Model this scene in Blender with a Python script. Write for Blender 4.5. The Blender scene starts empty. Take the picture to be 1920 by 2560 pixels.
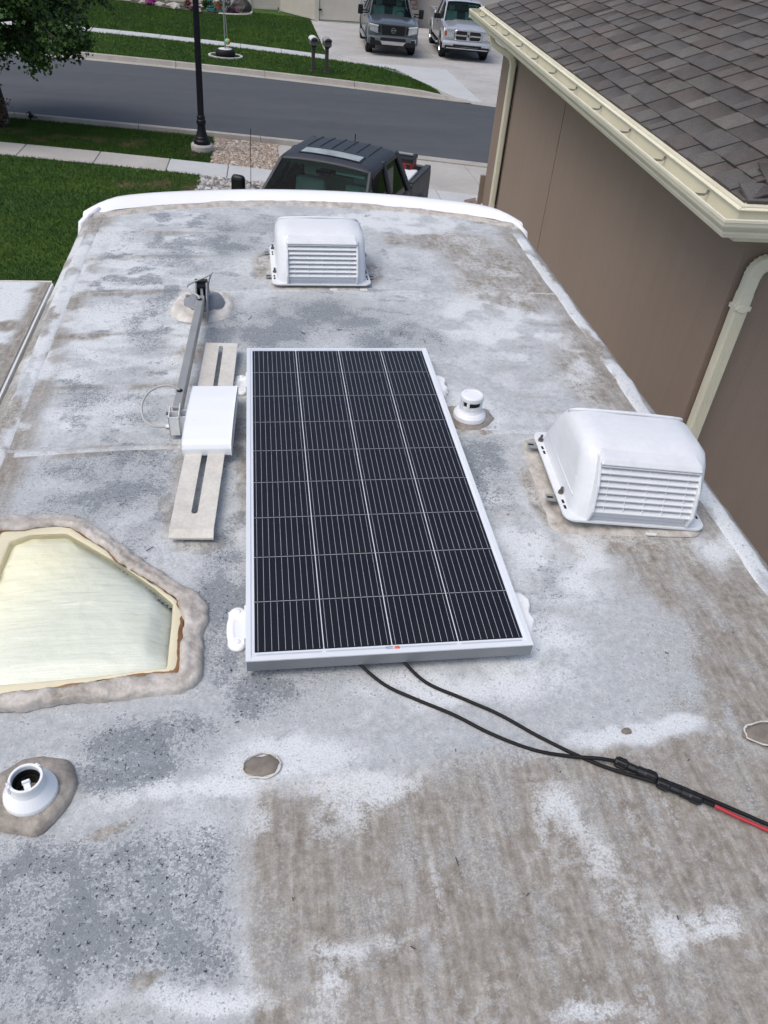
import bpy, bmesh, math, random
import numpy as np
from mathutils import Vector, Matrix

random.seed(7)
RNG = np.random.default_rng(11)
S = bpy.context.scene
COL = S.collection
R = math.radians

# ------------------------------------------------------------------ camera
ZR = 3.589                      # trailer roof surface above the pad under the camera
CAM = Vector((-0.277, -1.167, 5.05))
cd = bpy.data.cameras.new('camera')
cam = bpy.data.objects.new('camera', cd)
COL.objects.link(cam)
cam.location = CAM
cam.rotation_euler = (R(50.5705), R(-3.9955), R(-7.6015))
cd.sensor_fit = 'VERTICAL'
cd.sensor_height = 36.0
cd.lens = 36.0 * 1947.158 / 2560.0
cd.clip_start = 0.05
cd.clip_end = 900.0
S.camera = cam
# ------------------------------------------------------------------ light
SUN_EL, SUN_ROT = 62.0, 242.0
w = bpy.data.worlds.new('World')
S.world = w
w.use_nodes = True
nt = w.node_tree
sky = nt.nodes.new('ShaderNodeTexSky')
sky.sky_type = 'NISHITA'
sky.sun_disc = False
sky.sun_elevation = R(SUN_EL)
sky.sun_rotation = R(SUN_ROT)
sky.air_density = 1.0
sky.dust_density = 4.0
sky.ozone_density = 1.0
nt.links.new(sky.outputs[0], nt.nodes['Background'].inputs[0])
nt.nodes['Background'].inputs[1].default_value = 0.15
sl = bpy.data.lights.new('sun', 'SUN')
sl.energy = 1.1
sl.angle = R(40)
sl.color = (1.0, 0.97, 0.93)
so = bpy.data.objects.new('sun', sl)
COL.objects.link(so)
_a = R(SUN_ROT)
so.rotation_euler = Vector((math.sin(_a) * math.cos(R(SUN_EL)), math.cos(_a) * math.cos(R(SUN_EL)), math.sin(R(SUN_EL)))).to_track_quat('Z', 'Y').to_euler()
so.location = (0, -10, 30)
S.view_settings.view_transform = 'Standard'
S.view_settings.look = 'None'
S.view_settings.gamma = 1.0
S.view_settings.exposure = 0.12
S.view_settings.use_curve_mapping = False
S.render.engine = 'CYCLES'

# ------------------------------------------------------------------ helpers
GX, GY = math.tan(R(1.0)), math.tan(R(1.3))
def gz(x, y):                   # the lot falls gently towards the street
    return -GX * (x - CAM.x) - GY * (y - CAM.y)

def tag(o, label=None, cat=None, group=None, kind=None):
    if label: o['label'] = label
    if cat: o['category'] = cat
    if group: o['group'] = group
    if kind: o['kind'] = kind
    return o

def empty(name, loc, rz=0.0, label=None, cat=None, group=None):
    o = bpy.data.objects.new(name, None)
    COL.objects.link(o)
    o.location = loc
    o.rotation_euler = (0, 0, rz)
    o.empty_display_size = 0.1
    return tag(o, label, cat, group)

def link(name, me, parent=None, loc=(0, 0, 0), rot=(0, 0, 0)):
    o = bpy.data.objects.new(name, me)
    COL.objects.link(o)
    if parent: o.parent = parent
    o.location = loc
    o.rotation_euler = rot
    return o

def np_mesh(name, V, F, mat=None, smooth=False):
    """V (n,3) array, F (m,k) array with k = 3 or 4"""
    me = bpy.data.meshes.new(name)
    V = np.asarray(V, dtype=np.float32)
    F = np.asarray(F, dtype=np.int32)
    m, k = F.shape
    me.vertices.add(len(V))
    me.vertices.foreach_set('co', V.ravel())
    me.loops.add(m * k)
    me.loops.foreach_set('vertex_index', F.ravel())
    me.polygons.add(m)
    me.polygons.foreach_set('loop_start', np.arange(m, dtype=np.int32) * k)
    try: me.polygons.foreach_set('loop_total', np.full(m, k, dtype=np.int32))
    except Exception: pass
    me.update(calc_edges=True)
    me.validate()
    if smooth: me.polygons.foreach_set('use_smooth', np.ones(len(me.polygons), dtype=bool))
    if mat: me.materials.append(mat)
    return me

def set_col(me, name, arr):
    at = me.attributes.new(name, 'FLOAT_COLOR', 'POINT')
    a = np.ones((len(me.vertices), 4), dtype=np.float32)
    a[:, :arr.shape[1]] = arr
    at.data.foreach_set('color', a.ravel())

class MB:
    def __init__(s):
        s.v = []; s.f = []
    def add(s, vs, fs, M=None):
        b = len(s.v)
        s.v += [tuple(M @ Vector(p)) if M is not None else tuple(p) for p in vs]
        s.f += [tuple(b + i for i in q) for q in fs]
        return s
    def box(s, c, d, rx=0, ry=0, rz=0, taper=1.0):
        x, y, z = d[0] / 2, d[1] / 2, d[2] / 2
        t = taper
        vs = [(-x, -y, -z), (x, -y, -z), (x, y, -z), (-x, y, -z), (-x * t, -y * t, z), (x * t, -y * t, z), (x * t, y * t, z), (-x * t, y * t, z)]
        fs = [(3, 2, 1, 0), (4, 5, 6, 7), (0, 1, 5, 4), (1, 2, 6, 5), (2, 3, 7, 6), (3, 0, 4, 7)]
        M = Matrix.Translation(c) @ Matrix.Rotation(rz, 4, 'Z') @ Matrix.Rotation(ry, 4, 'Y') @ Matrix.Rotation(rx, 4, 'X')
        return s.add(vs, fs, M)
    def hexa(s, p):             # 8 corners: bottom loop then top loop
        return s.add(p, [(3, 2, 1, 0), (4, 5, 6, 7), (0, 1, 5, 4), (1, 2, 6, 5), (2, 3, 7, 6), (3, 0, 4, 7)])
    def prism(s, pts, z0, z1):
        n = len(pts)
        vs = [(p[0], p[1], z0) for p in pts] + [(p[0], p[1], z1) for p in pts]
        fs = [tuple(range(n - 1, -1, -1)), tuple(range(n, 2 * n))] + [(i, (i + 1) % n, n + (i + 1) % n, n + i) for i in range(n)]
        return s.add(vs, fs)
    def prism_x(s, pts, x0, x1):   # outline in (y, z), extruded along x
        n = len(pts)
        vs = [(x0, p[0], p[1]) for p in pts] + [(x1, p[0], p[1]) for p in pts]
        fs = [tuple(range(n - 1, -1, -1)), tuple(range(n, 2 * n))] + [(i, (i + 1) % n, n + (i + 1) % n, n + i) for i in range(n)]
        return s.add(vs, fs)
    def prism_y(s, pts, y0, y1):   # outline in (x, z)
        n = len(pts)
        vs = [(p[0], y0, p[1]) for p in pts] + [(p[0], y1, p[1]) for p in pts]
        fs = [tuple(range(n)), tuple(range(2 * n - 1, n - 1, -1))] + [(i, n + i, n + (i + 1) % n, (i + 1) % n) for i in range(n)]
        return s.add(vs, fs)
    def tube(s, pts, r, n=8, caps=True):
        pts = [Vector(p) for p in pts]
        rs = r if isinstance(r, (list, tuple)) else [r] * len(pts)
        b = len(s.v)
        prev = None
        for i, p in enumerate(pts):
            t = (pts[min(i + 1, len(pts) - 1)] - pts[max(i - 1, 0)]).normalized()
            if prev is None:
                a = Vector((0, 0, 1)) if abs(t.z) < .9 else Vector((1, 0, 0))
                u = t.cross(a).normalized()
            else:
                u = (prev - t * prev.dot(t)).normalized()
            prev = u
            v = t.cross(u)
            for k in range(n):
                q = 2 * math.pi * k / n
                s.v.append(tuple(p + (u * math.cos(q) + v * math.sin(q)) * rs[i]))
        for i in range(len(pts) - 1):
            for k in range(n):
                s.f.append((b + i * n + k, b + i * n + (k + 1) % n, b + (i + 1) * n + (k + 1) % n, b + (i + 1) * n + k))
        if caps:
            s.f.append(tuple(b + k for k in range(n - 1, -1, -1)))
            s.f.append(tuple(b + (len(pts) - 1) * n + k for k in range(n)))
        return s
    def lathe(s, prof, n=24, c=(0, 0, 0), M=None, caps=True):
        b0 = []
        fs = []
        for r, z in prof:
            for k in range(n):
                q = 2 * math.pi * k / n
                b0.append((c[0] + r * math.cos(q), c[1] + r * math.sin(q), c[2] + z))
        m = len(prof)
        for i in range(m - 1):
            for k in range(n):
                fs.append((i * n + k, i * n + (k + 1) % n, (i + 1) * n + (k + 1) % n, (i + 1) * n + k))
        if caps:
            fs.append(tuple(range(n - 1, -1, -1)))
            fs.append(tuple((m - 1) * n + k for k in range(n)))
        return s.add(b0, fs, M)
    def grid(s, fn, us, vs_):
        b = len(s.v)
        for a in us:
            for c in vs_:
                s.v.append(tuple(fn(a, c)))
        nv = len(vs_)
        for i in range(len(us) - 1):
            for j in range(nv - 1):
                s.f.append((b + i * nv + j, b + (i + 1) * nv + j, b + (i + 1) * nv + j + 1, b + i * nv + j + 1))
        return s
    def mesh(s, name, mat=None, smooth=False, bevel=None):
        me = bpy.data.meshes.new(name)
        me.from_pydata(s.v, [], s.f)
        if bevel:
            bm = bmesh.new()
            bm.from_mesh(me)
            bmesh.ops.remove_doubles(bm, verts=bm.verts, dist=1e-5)
            bm.normal_update()
            ed = [e for e in bm.edges if len(e.link_faces) == 2 and e.calc_face_angle(0) > R(25)]
            bmesh.ops.bevel(bm, geom=ed, offset=bevel[0], segments=bevel[1], profile=.5, affect='EDGES', clamp_overlap=True)
            bm.to_mesh(me)
            bm.free()
        me.update()
        if smooth: me.polygons.foreach_set('use_smooth', np.ones(len(me.polygons), dtype=bool))
        if mat: me.materials.append(mat)
        return me
    def build(s, name, mat=None, parent=None, loc=(0, 0, 0), rot=(0, 0, 0), smooth=False, bevel=None):
        me = s.mesh(name, mat, smooth, bevel)
        if smooth and bevel: pass
        return link(name, me, parent, loc, rot)

def struct(o): o['kind'] = 'structure'; return o

# value noise for stains and displaced shapes
def vnoise(x, y, seed=0):
    x = np.asarray(x, dtype=np.float64); y = np.asarray(y, dtype=np.float64)
    xi = np.floor(x).astype(np.int64); yi = np.floor(y).astype(np.int64)
    fx = x - xi; fy = y - yi
    fx = fx * fx * (3 - 2 * fx); fy = fy * fy * (3 - 2 * fy)
    def h(a, b):
        n = (a * 374761393 + b * 668265263 + seed * 974711) & 0xffffffff
        n = ((n ^ (n >> 13)) * 1274126177) & 0xffffffff
        return ((n ^ (n >> 16)) & 0xffff) / 65535.0
    return (h(xi, yi) * (1 - fx) + h(xi + 1, yi) * fx) * (1 - fy) + (h(xi, yi + 1) * (1 - fx) + h(xi + 1, yi + 1) * fx) * fy
def fbm(x, y, seed=0, o=5, g=.5):
    t = 0; a = 1; n = 0
    for i in range(o):
        t = t + a * vnoise(x * 2 ** i, y * 2 ** i, seed + i * 17); n += a; a *= g
    return t / n
def fsn(x, y, seed=0, o=4):
    # the same noise for single points
    t = 0.0; a = 1.0; n = 0.0
    for i in range(o):
        X, Y = x * 2 ** i, y * 2 ** i
        xi, yi = math.floor(X), math.floor(Y)
        fx, fy = X - xi, Y - yi
        fx = fx * fx * (3 - 2 * fx); fy = fy * fy * (3 - 2 * fy)
        sd = (seed + i * 17) * 974711
        def h(p, q):
            m = (p * 374761393 + q * 668265263 + sd) & 0xffffffff
            m = ((m ^ (m >> 13)) * 1274126177) & 0xffffffff
            return ((m ^ (m >> 16)) & 0xffff) / 65535.0
        t += a * ((h(xi, yi) * (1 - fx) + h(xi + 1, yi) * fx) * (1 - fy) + (h(xi, yi + 1) * (1 - fx) + h(xi + 1, yi + 1) * fx) * fy)
        n += a; a *= .5
    return t / n
def sstep(a, b, x):
    t = np.clip((x - a) / (b - a), 0, 1)
    return t * t * (3 - 2 * t)

# ------------------------------------------------------------------ materials
def _mat(name):
    m = bpy.data.materials.new(name)
    m.use_nodes = True
    return m, m.node_tree, m.node_tree.nodes['Principled BSDF']
def N(nt, t, **kw):
    n = nt.nodes.new(t)
    for k, v in kw.items():
        if k in ('data_type', 'blend_type', 'operation', 'feature', 'attribute_name', 'distance', 'interpolation_type'): setattr(n, k, v)
        else: n.inputs[k].default_value = v
    return n
def noise(nt, scale, detail=5, rough=.6, vec=None, distortion=0, coord='Object'):
    n = N(nt, 'ShaderNodeTexNoise', Scale=scale, Detail=detail, Roughness=rough, Distortion=distortion)
    if vec is None:
        tc = nt.nodes.get('TC') or nt.nodes.new('ShaderNodeTexCoord')
        tc.name = 'TC'
        vec = tc.outputs[coord]
    nt.links.new(vec, n.inputs['Vector'])
    return n.outputs['Fac']
def ramp(nt, fac, stops):
    r = nt.nodes.new('ShaderNodeValToRGB')
    e = r.color_ramp.elements
    while len(e) < len(stops): e.new(.5)
    for i, (p, c) in enumerate(stops):
        e[i].position = p
        e[i].color = (*c, 1) if len(c) == 3 else c
    nt.links.new(fac, r.inputs[0])
    return r.outputs[0]
def mixc(nt, fac, a, b, mode='MIX'):
    n = nt.nodes.new('ShaderNodeMix')
    n.data_type = 'RGBA'; n.blend_type = mode
    for sock, val in ((n.inputs[0], fac), (n.inputs[6], a), (n.inputs[7], b)):
        if hasattr(val, 'node'): nt.links.new(val, sock)
        elif isinstance(val, (int, float)): sock.default_value = val
        else: sock.default_value = (*val, 1)
    return n.outputs[2]
def mth(nt, op, a, b=0.0, c=None, clamp=False):
    n = nt.nodes.new('ShaderNodeMath')
    n.operation = op; n.use_clamp = clamp
    for i, v in enumerate((a, b) if c is None else (a, b, c)):
        if hasattr(v, 'node'): nt.links.new(v, n.inputs[i])
        else: n.inputs[i].default_value = v
    return n.outputs[0]
def rng(nt, v, a, b, c=0.0, d=1.0, smooth=True):
    n = nt.nodes.new('ShaderNodeMapRange')
    n.interpolation_type = 'SMOOTHSTEP' if smooth else 'LINEAR'
    nt.links.new(v, n.inputs[0])
    for i, q in enumerate((a, b, c, d)): n.inputs[i + 1].default_value = q
    return n.outputs[0]
def bump(nt, bs, h, strength=.3, dist=.01):
    b = nt.nodes.new('ShaderNodeBump')
    b.inputs['Strength'].default_value = strength
    b.inputs['Distance'].default_value = dist
    nt.links.new(h, b.inputs['Height'])
    nt.links.new(b.outputs[0], bs.inputs['Normal'])
def pm(name, base, rough=.6, metal=0.0, var=.12, scale=6.0, bmp=0.0, bscale=80.0, bdist=.004, coat=0.0, base2=None, spec=None, detail=5, fine=0.0, fscale=150):
    """plain surface with a little dirt and grain"""
    m, nt, bs = _mat(name)
    a = tuple(max(0, c * (1 - var)) for c in base)
    b = base2 if base2 else tuple(min(1, c * (1 + var)) for c in base)
    f = noise(nt, scale, detail)
    col = ramp(nt, f, [(.3, a), (.7, b)])
    if fine:
        col = mixc(nt, fine, col, ramp(nt, noise(nt, fscale, 3), [(.3, tuple(c * .45 for c in base)), (.7, tuple(min(1, c * 1.5) for c in base))]))
    nt.links.new(col, bs.inputs['Base Color'])
    nt.links.new(rng(nt, f, .2, .8, max(0, rough - .06), min(1, rough + .06)), bs.inputs['Roughness'])
    bs.inputs['Metallic'].default_value = metal
    if coat:
        bs.inputs['Coat Weight'].default_value = coat
        bs.inputs['Coat Roughness'].default_value = .08
    if spec is not None: bs.inputs['Specular IOR Level'].default_value = spec
    if bmp: bump(nt, bs, noise(nt, bscale, 4), bmp, bdist)
    return m
def attr(nt, name):
    a = nt.nodes.new('ShaderNodeAttribute')
    a.attribute_name = name
    return a.outputs['Color']
def sep(nt, c):
    s = nt.nodes.new('ShaderNodeSeparateColor')
    nt.links.new(c, s.inputs[0])
    return s.outputs

def glass_mat(name, tint, alpha_refl=.08, rough=.03, dens=.9):
    """clear or tinted sheet: see-through with a glossy coat"""
    m, nt, bs = _mat(name)
    nt.nodes.remove(bs)
    out = nt.nodes['Material Output']
    tr = N(nt, 'ShaderNodeBsdfTransparent', Color=(*tint, 1))
    gl = N(nt, 'ShaderNodeBsdfGlossy', Roughness=rough)
    fr = N(nt, 'ShaderNodeFresnel', IOR=1.45)
    fac = mth(nt, 'ADD', mth(nt, 'MULTIPLY', fr.outputs[0], dens), alpha_refl, clamp=True)
    mx = nt.nodes.new('ShaderNodeMixShader')
    nt.links.new(fac, mx.inputs[0]); nt.links.new(tr.outputs[0], mx.inputs[1]); nt.links.new(gl.outputs[0], mx.inputs[2])
    nt.links.new(mx.outputs[0], out.inputs[0])
    return m

# trailer roof membrane: chalky white, tan grime and dark mildew; the big patches come
# from the 'stain' attribute, the grain from noise
def roof_mat(name):
    m, nt, bs = _mat(name)
    st = sep(nt, attr(nt, 'stain'))
    tan, dark, white = st[0], st[1], st[2]
    tc = nt.nodes.new('ShaderNodeTexCoord'); tc.name = 'TC'
    n8 = noise(nt, 9, 8, .65)
    n40 = noise(nt, 45, 6, .7)
    n150 = noise(nt, 190, 4, .7)
    mp = nt.nodes.new('ShaderNodeMapping'); mp.inputs['Scale'].default_value = (60, 9, 1)
    nt.links.new(tc.outputs['Object'], mp.inputs[0])
    strk = noise(nt, 1.0, 5, .6, mp.outputs[0])
    vor = N(nt, 'ShaderNodeTexVoronoi', Scale=165.0, feature='DISTANCE_TO_EDGE')
    nt.links.new(tc.outputs['Object'], vor.inputs['Vector'])
    crack = rng(nt, vor.outputs['Distance'], .0, .12, 1, 0)
    a40 = rng(nt, n40, .34, .66, smooth=False); a150 = rng(nt, n150, .36, .64, smooth=False); a90 = rng(nt, noise(nt, 95, 4, .75), .36, .64, smooth=False)
    brk = mth(nt, 'SUBTRACT', mth(nt, 'ADD', mth(nt, 'MULTIPLY', a40, .35), mth(nt, 'ADD', mth(nt, 'MULTIPLY', a150, .30), mth(nt, 'MULTIPLY', a90, .35))), .5)
    base = ramp(nt, n40, [(.25, (.305, .332, .348)), (.5, (.44, .462, .472)), (.75, (.585, .602, .605))])
    tcol = ramp(nt, mth(nt, 'ADD', mth(nt, 'MULTIPLY', n40, .55), mth(nt, 'MULTIPLY', strk, .45)), [(.36, (.175, .152, .124)), (.5, (.285, .260, .224)), (.64, (.43, .41, .37))])
    tf = rng(nt, mth(nt, 'ADD', tan, mth(nt, 'MULTIPLY', brk, .9)), .15, .85)
    col = mixc(nt, tf, base, tcol)
    wf = rng(nt, mth(nt, 'ADD', white, mth(nt, 'MULTIPLY', brk, 1.0)), .15, 1.05)
    col = mixc(nt, mth(nt, 'MULTIPLY', wf, .82), col, ramp(nt, n150, [(.3, (.65, .685, .705)), (.7, (.77, .80, .81))]))
    df = rng(nt, mth(nt, 'ADD', dark, mth(nt, 'MULTIPLY', brk, 2.0)), .30, .85)
    col = mixc(nt, mth(nt, 'MULTIPLY', df, .8), col, ramp(nt, n150, [(.3, (.080, .098, .115)), (.7, (.225, .257, .285))]))
    # crackled skin where the mildew is
    col = mixc(nt, mth(nt, 'MULTIPLY', mth(nt, 'MULTIPLY', crack, rng(nt, dark, .05, .5)), .4), col, (.17, .185, .21))
    # pin-point specks everywhere, black dots in the mildew
    spk = rng(nt, noise(nt, 420, 2, .6), .37, .30)
    col = mixc(nt, mth(nt, 'MULTIPLY', spk, .40), col, (.15, .15, .155))
    blk = rng(nt, noise(nt, 135, 3, .6), .60, .68)
    col = mixc(nt, mth(nt, 'MULTIPLY', blk, rng(nt, dark, .15, .6)), col, (.03, .035, .042))
    grit = ramp(nt, noise(nt, 260, 4, .8), [(.3, (.70, .70, .70)), (.52, (1, 1, 1)), (.75, (1.15, 1.15, 1.15))])
    col = mixc(nt, .85, col, grit, 'MULTIPLY')
    nt.links.new(col, bs.inputs['Base Color'])
    bs.inputs['Roughness'].default_value = .62
    bs.inputs['Specular IOR Level'].default_value = .35
    bump(nt, bs, mth(nt, 'ADD', mth(nt, 'MULTIPLY', n150, .5), mth(nt, 'MULTIPLY', n40, 1.2)), .35, .003)
    return m

M = {}
M['membrane'] = roof_mat('membrane')
M['cap'] = pm('white_fibreglass', (.86, .87, .88), .35, var=.03, scale=2, coat=.3)
M['sealant'] = pm('old_sealant', (.36, .325, .28), .55, var=.2, scale=22, base2=(.66, .63, .59), bmp=.7, bscale=45, bdist=.006, fine=.25, fscale=120)
M['sealant_dk'] = pm('grimy_sealant', (.24, .21, .175), .55, var=.3, scale=22, base2=(.46, .42, .37), bmp=.6, bscale=60, bdist=.006, fine=.3, fscale=120)
M['sealant_cream'] = pm('cream_sealant', (.50, .465, .41), .5, var=.15, scale=16, base2=(.78, .765, .72), bmp=.5, bscale=50, bdist=.005, fine=.15)
M['sealant_new'] = pm('fresh_white_sealant', (.86, .87, .87), .28, var=.02, scale=10, bmp=.25, bscale=25, bdist=.003)
M['alu'] = pm('anodised_aluminium', (.74, .77, .80), .38, metal=.1, var=.05, scale=3)
M['alu_shaded'] = pm('shaded_frame_aluminium', (.25, .265, .28), .42, metal=.35, var=.06, scale=3)  # darker copy of the frame metal, shade of the near face put into its colour
M['backsheet'] = pm('white_backsheet', (.70, .74, .80), .15, var=.04, scale=5)
M['busbar'] = pm('silver_busbar', (.62, .66, .70), .3, metal=.3, var=.05)
M['plastic'] = pm('white_plastic', (.78, .80, .82), .4, var=.05, scale=7, fine=.04)
M['plastic2'] = pm('aged_white_plastic', (.72, .73, .72), .45, var=.08, scale=12, fine=.05)
M['gloss_white'] = pm('glossy_white', (.82, .845, .86), .3, var=.02)
M['antenna_metal'] = pm('dull_grey_metal', (.40, .40, .38), .45, metal=.5, var=.1, scale=10)
M['antenna_plate'] = pm('dirty_cream_plastic', (.60, .57, .51), .5, var=.12, scale=14, base2=(.68, .66, .60), fine=.15, fscale=90)
M['grey_plastic'] = pm('grey_plastic', (.235, .25, .27), .5, var=.12, scale=14, fine=.1)
M['black'] = pm('black_plastic', (.010, .011, .013), .42, var=.2, spec=.3)
M['hole'] = pm('dark_inside', (.006, .006, .006), .8, var=.1)
M['rubber'] = pm('black_rubber', (.011, .011, .012), .6, var=.2, scale=20, fine=.15, spec=.25)
M['cable_red'] = pm('red_cable', (.42, .03, .035), .45, var=.1)
M['cable_grey'] = pm('grey_cable', (.42, .42, .41), .4, var=.1)
M['bolt'] = pm('rusty_bolt', (.13, .12, .11), .5, metal=.6, var=.3, scale=60)
# ================================================================== trailer
RV = empty('camper_trailer', (0, .5, gz(0, .5)), 0, 'long white camper trailer with a stained chalky roof, seen from on top of it', 'trailer')
RVO = (0, -.5, ZR - gz(0, .5))          # roof coordinates inside the trailer

TAN = [(.14, -.56, .45, .24), (.56, -.46, .25, .17), (-.2, -.6, .13, .14), (.22, -.72, .34, .08), (.58, .64, .05, .18), (.75, .43, .23, .08), (-.29, 2.41, .05, .16), (.23, 2.34, .04, .14), (-.52, 1.57, .09, .09), (-.53, .81, .04, .14), (-.56, .59, .03, .12), (-.47, .47, .1, .03), (-.36, .85, .02, .35), (.87, 2.21, .27, .32), (1.04, 1.42, .23, .33), (.84, 2.54, .24, .3), (.65, 2.78, .3, .16), (.89, .25, .2, .16), (-.59, -.34, .06, .02), (-.49, -.64, .03, .02), (-.27, -.62, .05, .02), (.3, -1.2, .8, .4), (.95, -.3, .3, .4), (1.0, .1, .2, .3)]
DARK = [(-.53, -.5, .15, .11), (-.45, -.56, .06, .05), (-.65, -.56, .07, .05), (-.52, -.16, .11, .06), (-.56, -.22, .1, .04), (-.4, .3, .05, .19), (-.29, -.04, .07, .05), (-.74, .68, .14, .05), (-.67, .72, .08, .09), (-.74, 1.85, .08, .25), (-.71, 1.54, .07, .14), (-.67, 2.47, .13, .17), (-.8, 2.7, .13, .18), (-.44, 1.77, .07, .16), (-.02, 1.9, .23, .13), (.25, 1.69, .15, .12), (-.41, .03, .05, .05), (-.97, 1.25, .17, .09), (.24, 1.26, .1, .07), (.41, .82, .09, .15), (-.7, 1.18, .09, .09), (-.75, .86, .17, .06), (-.27, -.05, .06, .04), (-.67, -.6, .05, .04), (0, 2.5, .13, .23), (-.46, 2.72, .13, .18), (-.24, 1.73, .11, .12), (-.7, -.45, .12, .08), (-.9, -.8, .3, .2)]
WHITE = [(-.48, -.27, .18, .03), (-.17, -.35, .05, .06), (-.09, -.29, .15, .04), (-.42, -.66, .25, .02), (-.14, -.62, .14, .02), (.55, -.23, .16, .03), (.34, -.49, .04, .1), (.31, -.38, .06, .06), (.42, -.64, .04, .05), (.53, -.63, .08, .02), (-.18, -.71, .04, .04), (.52, .35, .16, .15), (.38, .63, .09, .29), (.3, .04, .17, .12), (-.92, 2.3, .36, .2), (-1.01, 2.69, .3, .18), (-.87, 1.89, .23, .13), (-1.01, 1.5, .18, .12), (-.89, 1.13, .18, .1), (.41, 1.1, .12, .15), (.74, 1.86, .25, .27), (.88, 1.49, .15, .15), (.44, 3.04, .39, .18), (-.27, -.2, .15, .05), (-.62, -.19, .11, .03), (-.44, -.41, .05, .15), (-.32, -.47, .02, .17), (1.01, .38, .11, .08), (.05, -.06, .17, .05), (.24, -.76, .05, .02)]
RAFT = [2.83, 2.52, 2.13, 1.735, 1.335, .95, .55, .155, -.25, -.65, -1.05]

def blobs(L, X, Y, soft=1.45):
    o = np.zeros_like(X)
    for cx, cy, rx, ry in L:
        d = np.sqrt(((X - cx) / rx) ** 2 + ((Y - cy) / ry) ** 2)
        o = np.maximum(o, sstep(soft, .45, d))
    return o

def stain_masks(X, Y):
    wx = X + .10 * (fbm(X * 6, Y * 6, 3) - .5) + .03 * (fbm(X * 30, Y * 30, 4) - .5)
    wy = Y + .10 * (fbm(X * 6, Y * 6, 5) - .5) + .03 * (fbm(X * 30, Y * 30, 6) - .5)
    big = fbm(X * 2.2, Y * 2.2, 21)
    mid = fbm(X * 11, Y * 11, 22)
    # mop streaks running along the trailer on the right, drips across on the left
    stk = fbm(X * 26 + 4 * vnoise(X * 3, Y * 3, 8), Y * 5, 23)
    stx = fbm(X * 5, Y * 24, 24)
    tan = blobs(TAN, wx, wy)
    tan = tan * (.55 + .8 * sstep(.3, .65, mid * .5 + stk * .5))
    # the whole near right-hand field is grimy, with a fairly hard left border
    reg = sstep(-.36, -.27, wx + .04 * big) * sstep(-.20, -.31, wy - .03 * wx)
    tan = np.maximum(tan, reg * (.62 + .5 * sstep(.3, .7, stk * .5 + mid * .5)))
    tan = np.maximum(tan, sstep(.45, 1.0, wx) * sstep(.55, .2, wy) * .62)
    # beige grime along the rafters, strongest on the left
    wav = .03 * (fbm(X * 3, Y * 0 + 3.3, 30) - .5)
    band = np.zeros_like(X)
    for i, b in enumerate(RAFT):
        lf = sstep(-.25 if b > .6 else .4, -.85, X) if b > .6 else .35
        rt = sstep(.4, .9, X) * .45
        band = np.maximum(band, np.exp(-((Y - b - wav - .02 * X) / .032) ** 2) * np.maximum(lf, rt) * sstep(.25, .6, fbm(X * 5, Y * 20, 40 + i)))
    tan = np.maximum(tan, band * 1.15)
    # side gutters stay dirty
    side = sstep(.93, 1.06, np.abs(X)) * (.45 + .7 * fbm(X * 9, Y * 6, 51))
    tan = np.maximum(tan, side * .9)
    tan = np.maximum(tan, sstep(.3, 1.0, X) * .75 * sstep(.42, .62, stx * .6 + big * .4) * sstep(.2, 1.0, Y))
    dark = blobs(DARK, wx, wy, 1.9) * (.40 + .75 * sstep(.35, .62, mid))
    low = sstep(-.30, -.40, wx) * sstep(-.33, -.42, wy) * sstep(-.66, -.58, wy)
    dark = np.maximum(dark, low * (.55 + .55 * sstep(.38, .60, mid * .6 + big * .4)))
    dark = np.maximum(dark, .42 * sstep(.42, .6, fbm(X * 4, Y * 4, 25)) * sstep(.3, -.2, X) * sstep(-.2, .1, Y))
    scr = sstep(.60, .72, fbm(X * 16 + 3 * vnoise(X * 5, Y * 5, 61), Y * 22, 62))
    dark = np.maximum(dark, scr * .6 * sstep(.9, .2, X) * sstep(-.1, .25, Y))
    dark *= sstep(1.1, .9, np.abs(X))
    white = blobs(WHITE, wx, wy, 1.9) * (.35 + .9 * sstep(.35, .6, mid * .6 + big * .4))
    # dried wash marks in the tan area near the camera
    wash = sstep(.52, .74, stk) * sstep(-.25, .05, X) * sstep(-.1, -.3, Y) * .75
    ring = sstep(.055, .0, np.abs(fbm(X * 7, Y * 7, 71) - .53)) * sstep(-.25, .0, X) * sstep(-.15, -.4, Y) * .5
    white = np.maximum(white, np.maximum(wash, ring))
    white = np.maximum(white, .42 * sstep(.45, .65, big) * sstep(-.1, .4, Y) * sstep(1.0, .7, np.abs(X)))
    seam = np.exp(-((Y - .95 - .02 * X - .018) / .012) ** 2) + np.exp(-((Y - 2.13 - .02 * X) / .009) ** 2)
    white = np.maximum(white, seam * .8 * sstep(.3, .55, fbm(X * 8, Y * 8, 81)))
    white = white * (1 - .30 * reg)
    white = np.maximum(white, (.26 + .30 * sstep(.4, .65, mid)) * sstep(-.05, .5, Y) * sstep(1.08, .95, np.abs(X)))
    ul = sstep(-.40, -.62, wx) * sstep(.9, 1.2, wy) * sstep(1.06, .98, np.abs(X))
    white = np.maximum(white, ul * (.45 + .5 * sstep(.38, .6, fbm(X * 5, Y * 12, 26))) * (1 - np.clip(band, 0, 1)))
    dark = dark * (1 - .45 * ul)
    dark = np.maximum(dark, ul * .75 * sstep(.60, .68, fbm(X * 9 + 7, Y * 12, 27)))
    return np.stack([np.clip(tan, 0, 1), np.clip(dark, 0, 1), np.clip(white, 0, 1)], -1)

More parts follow.
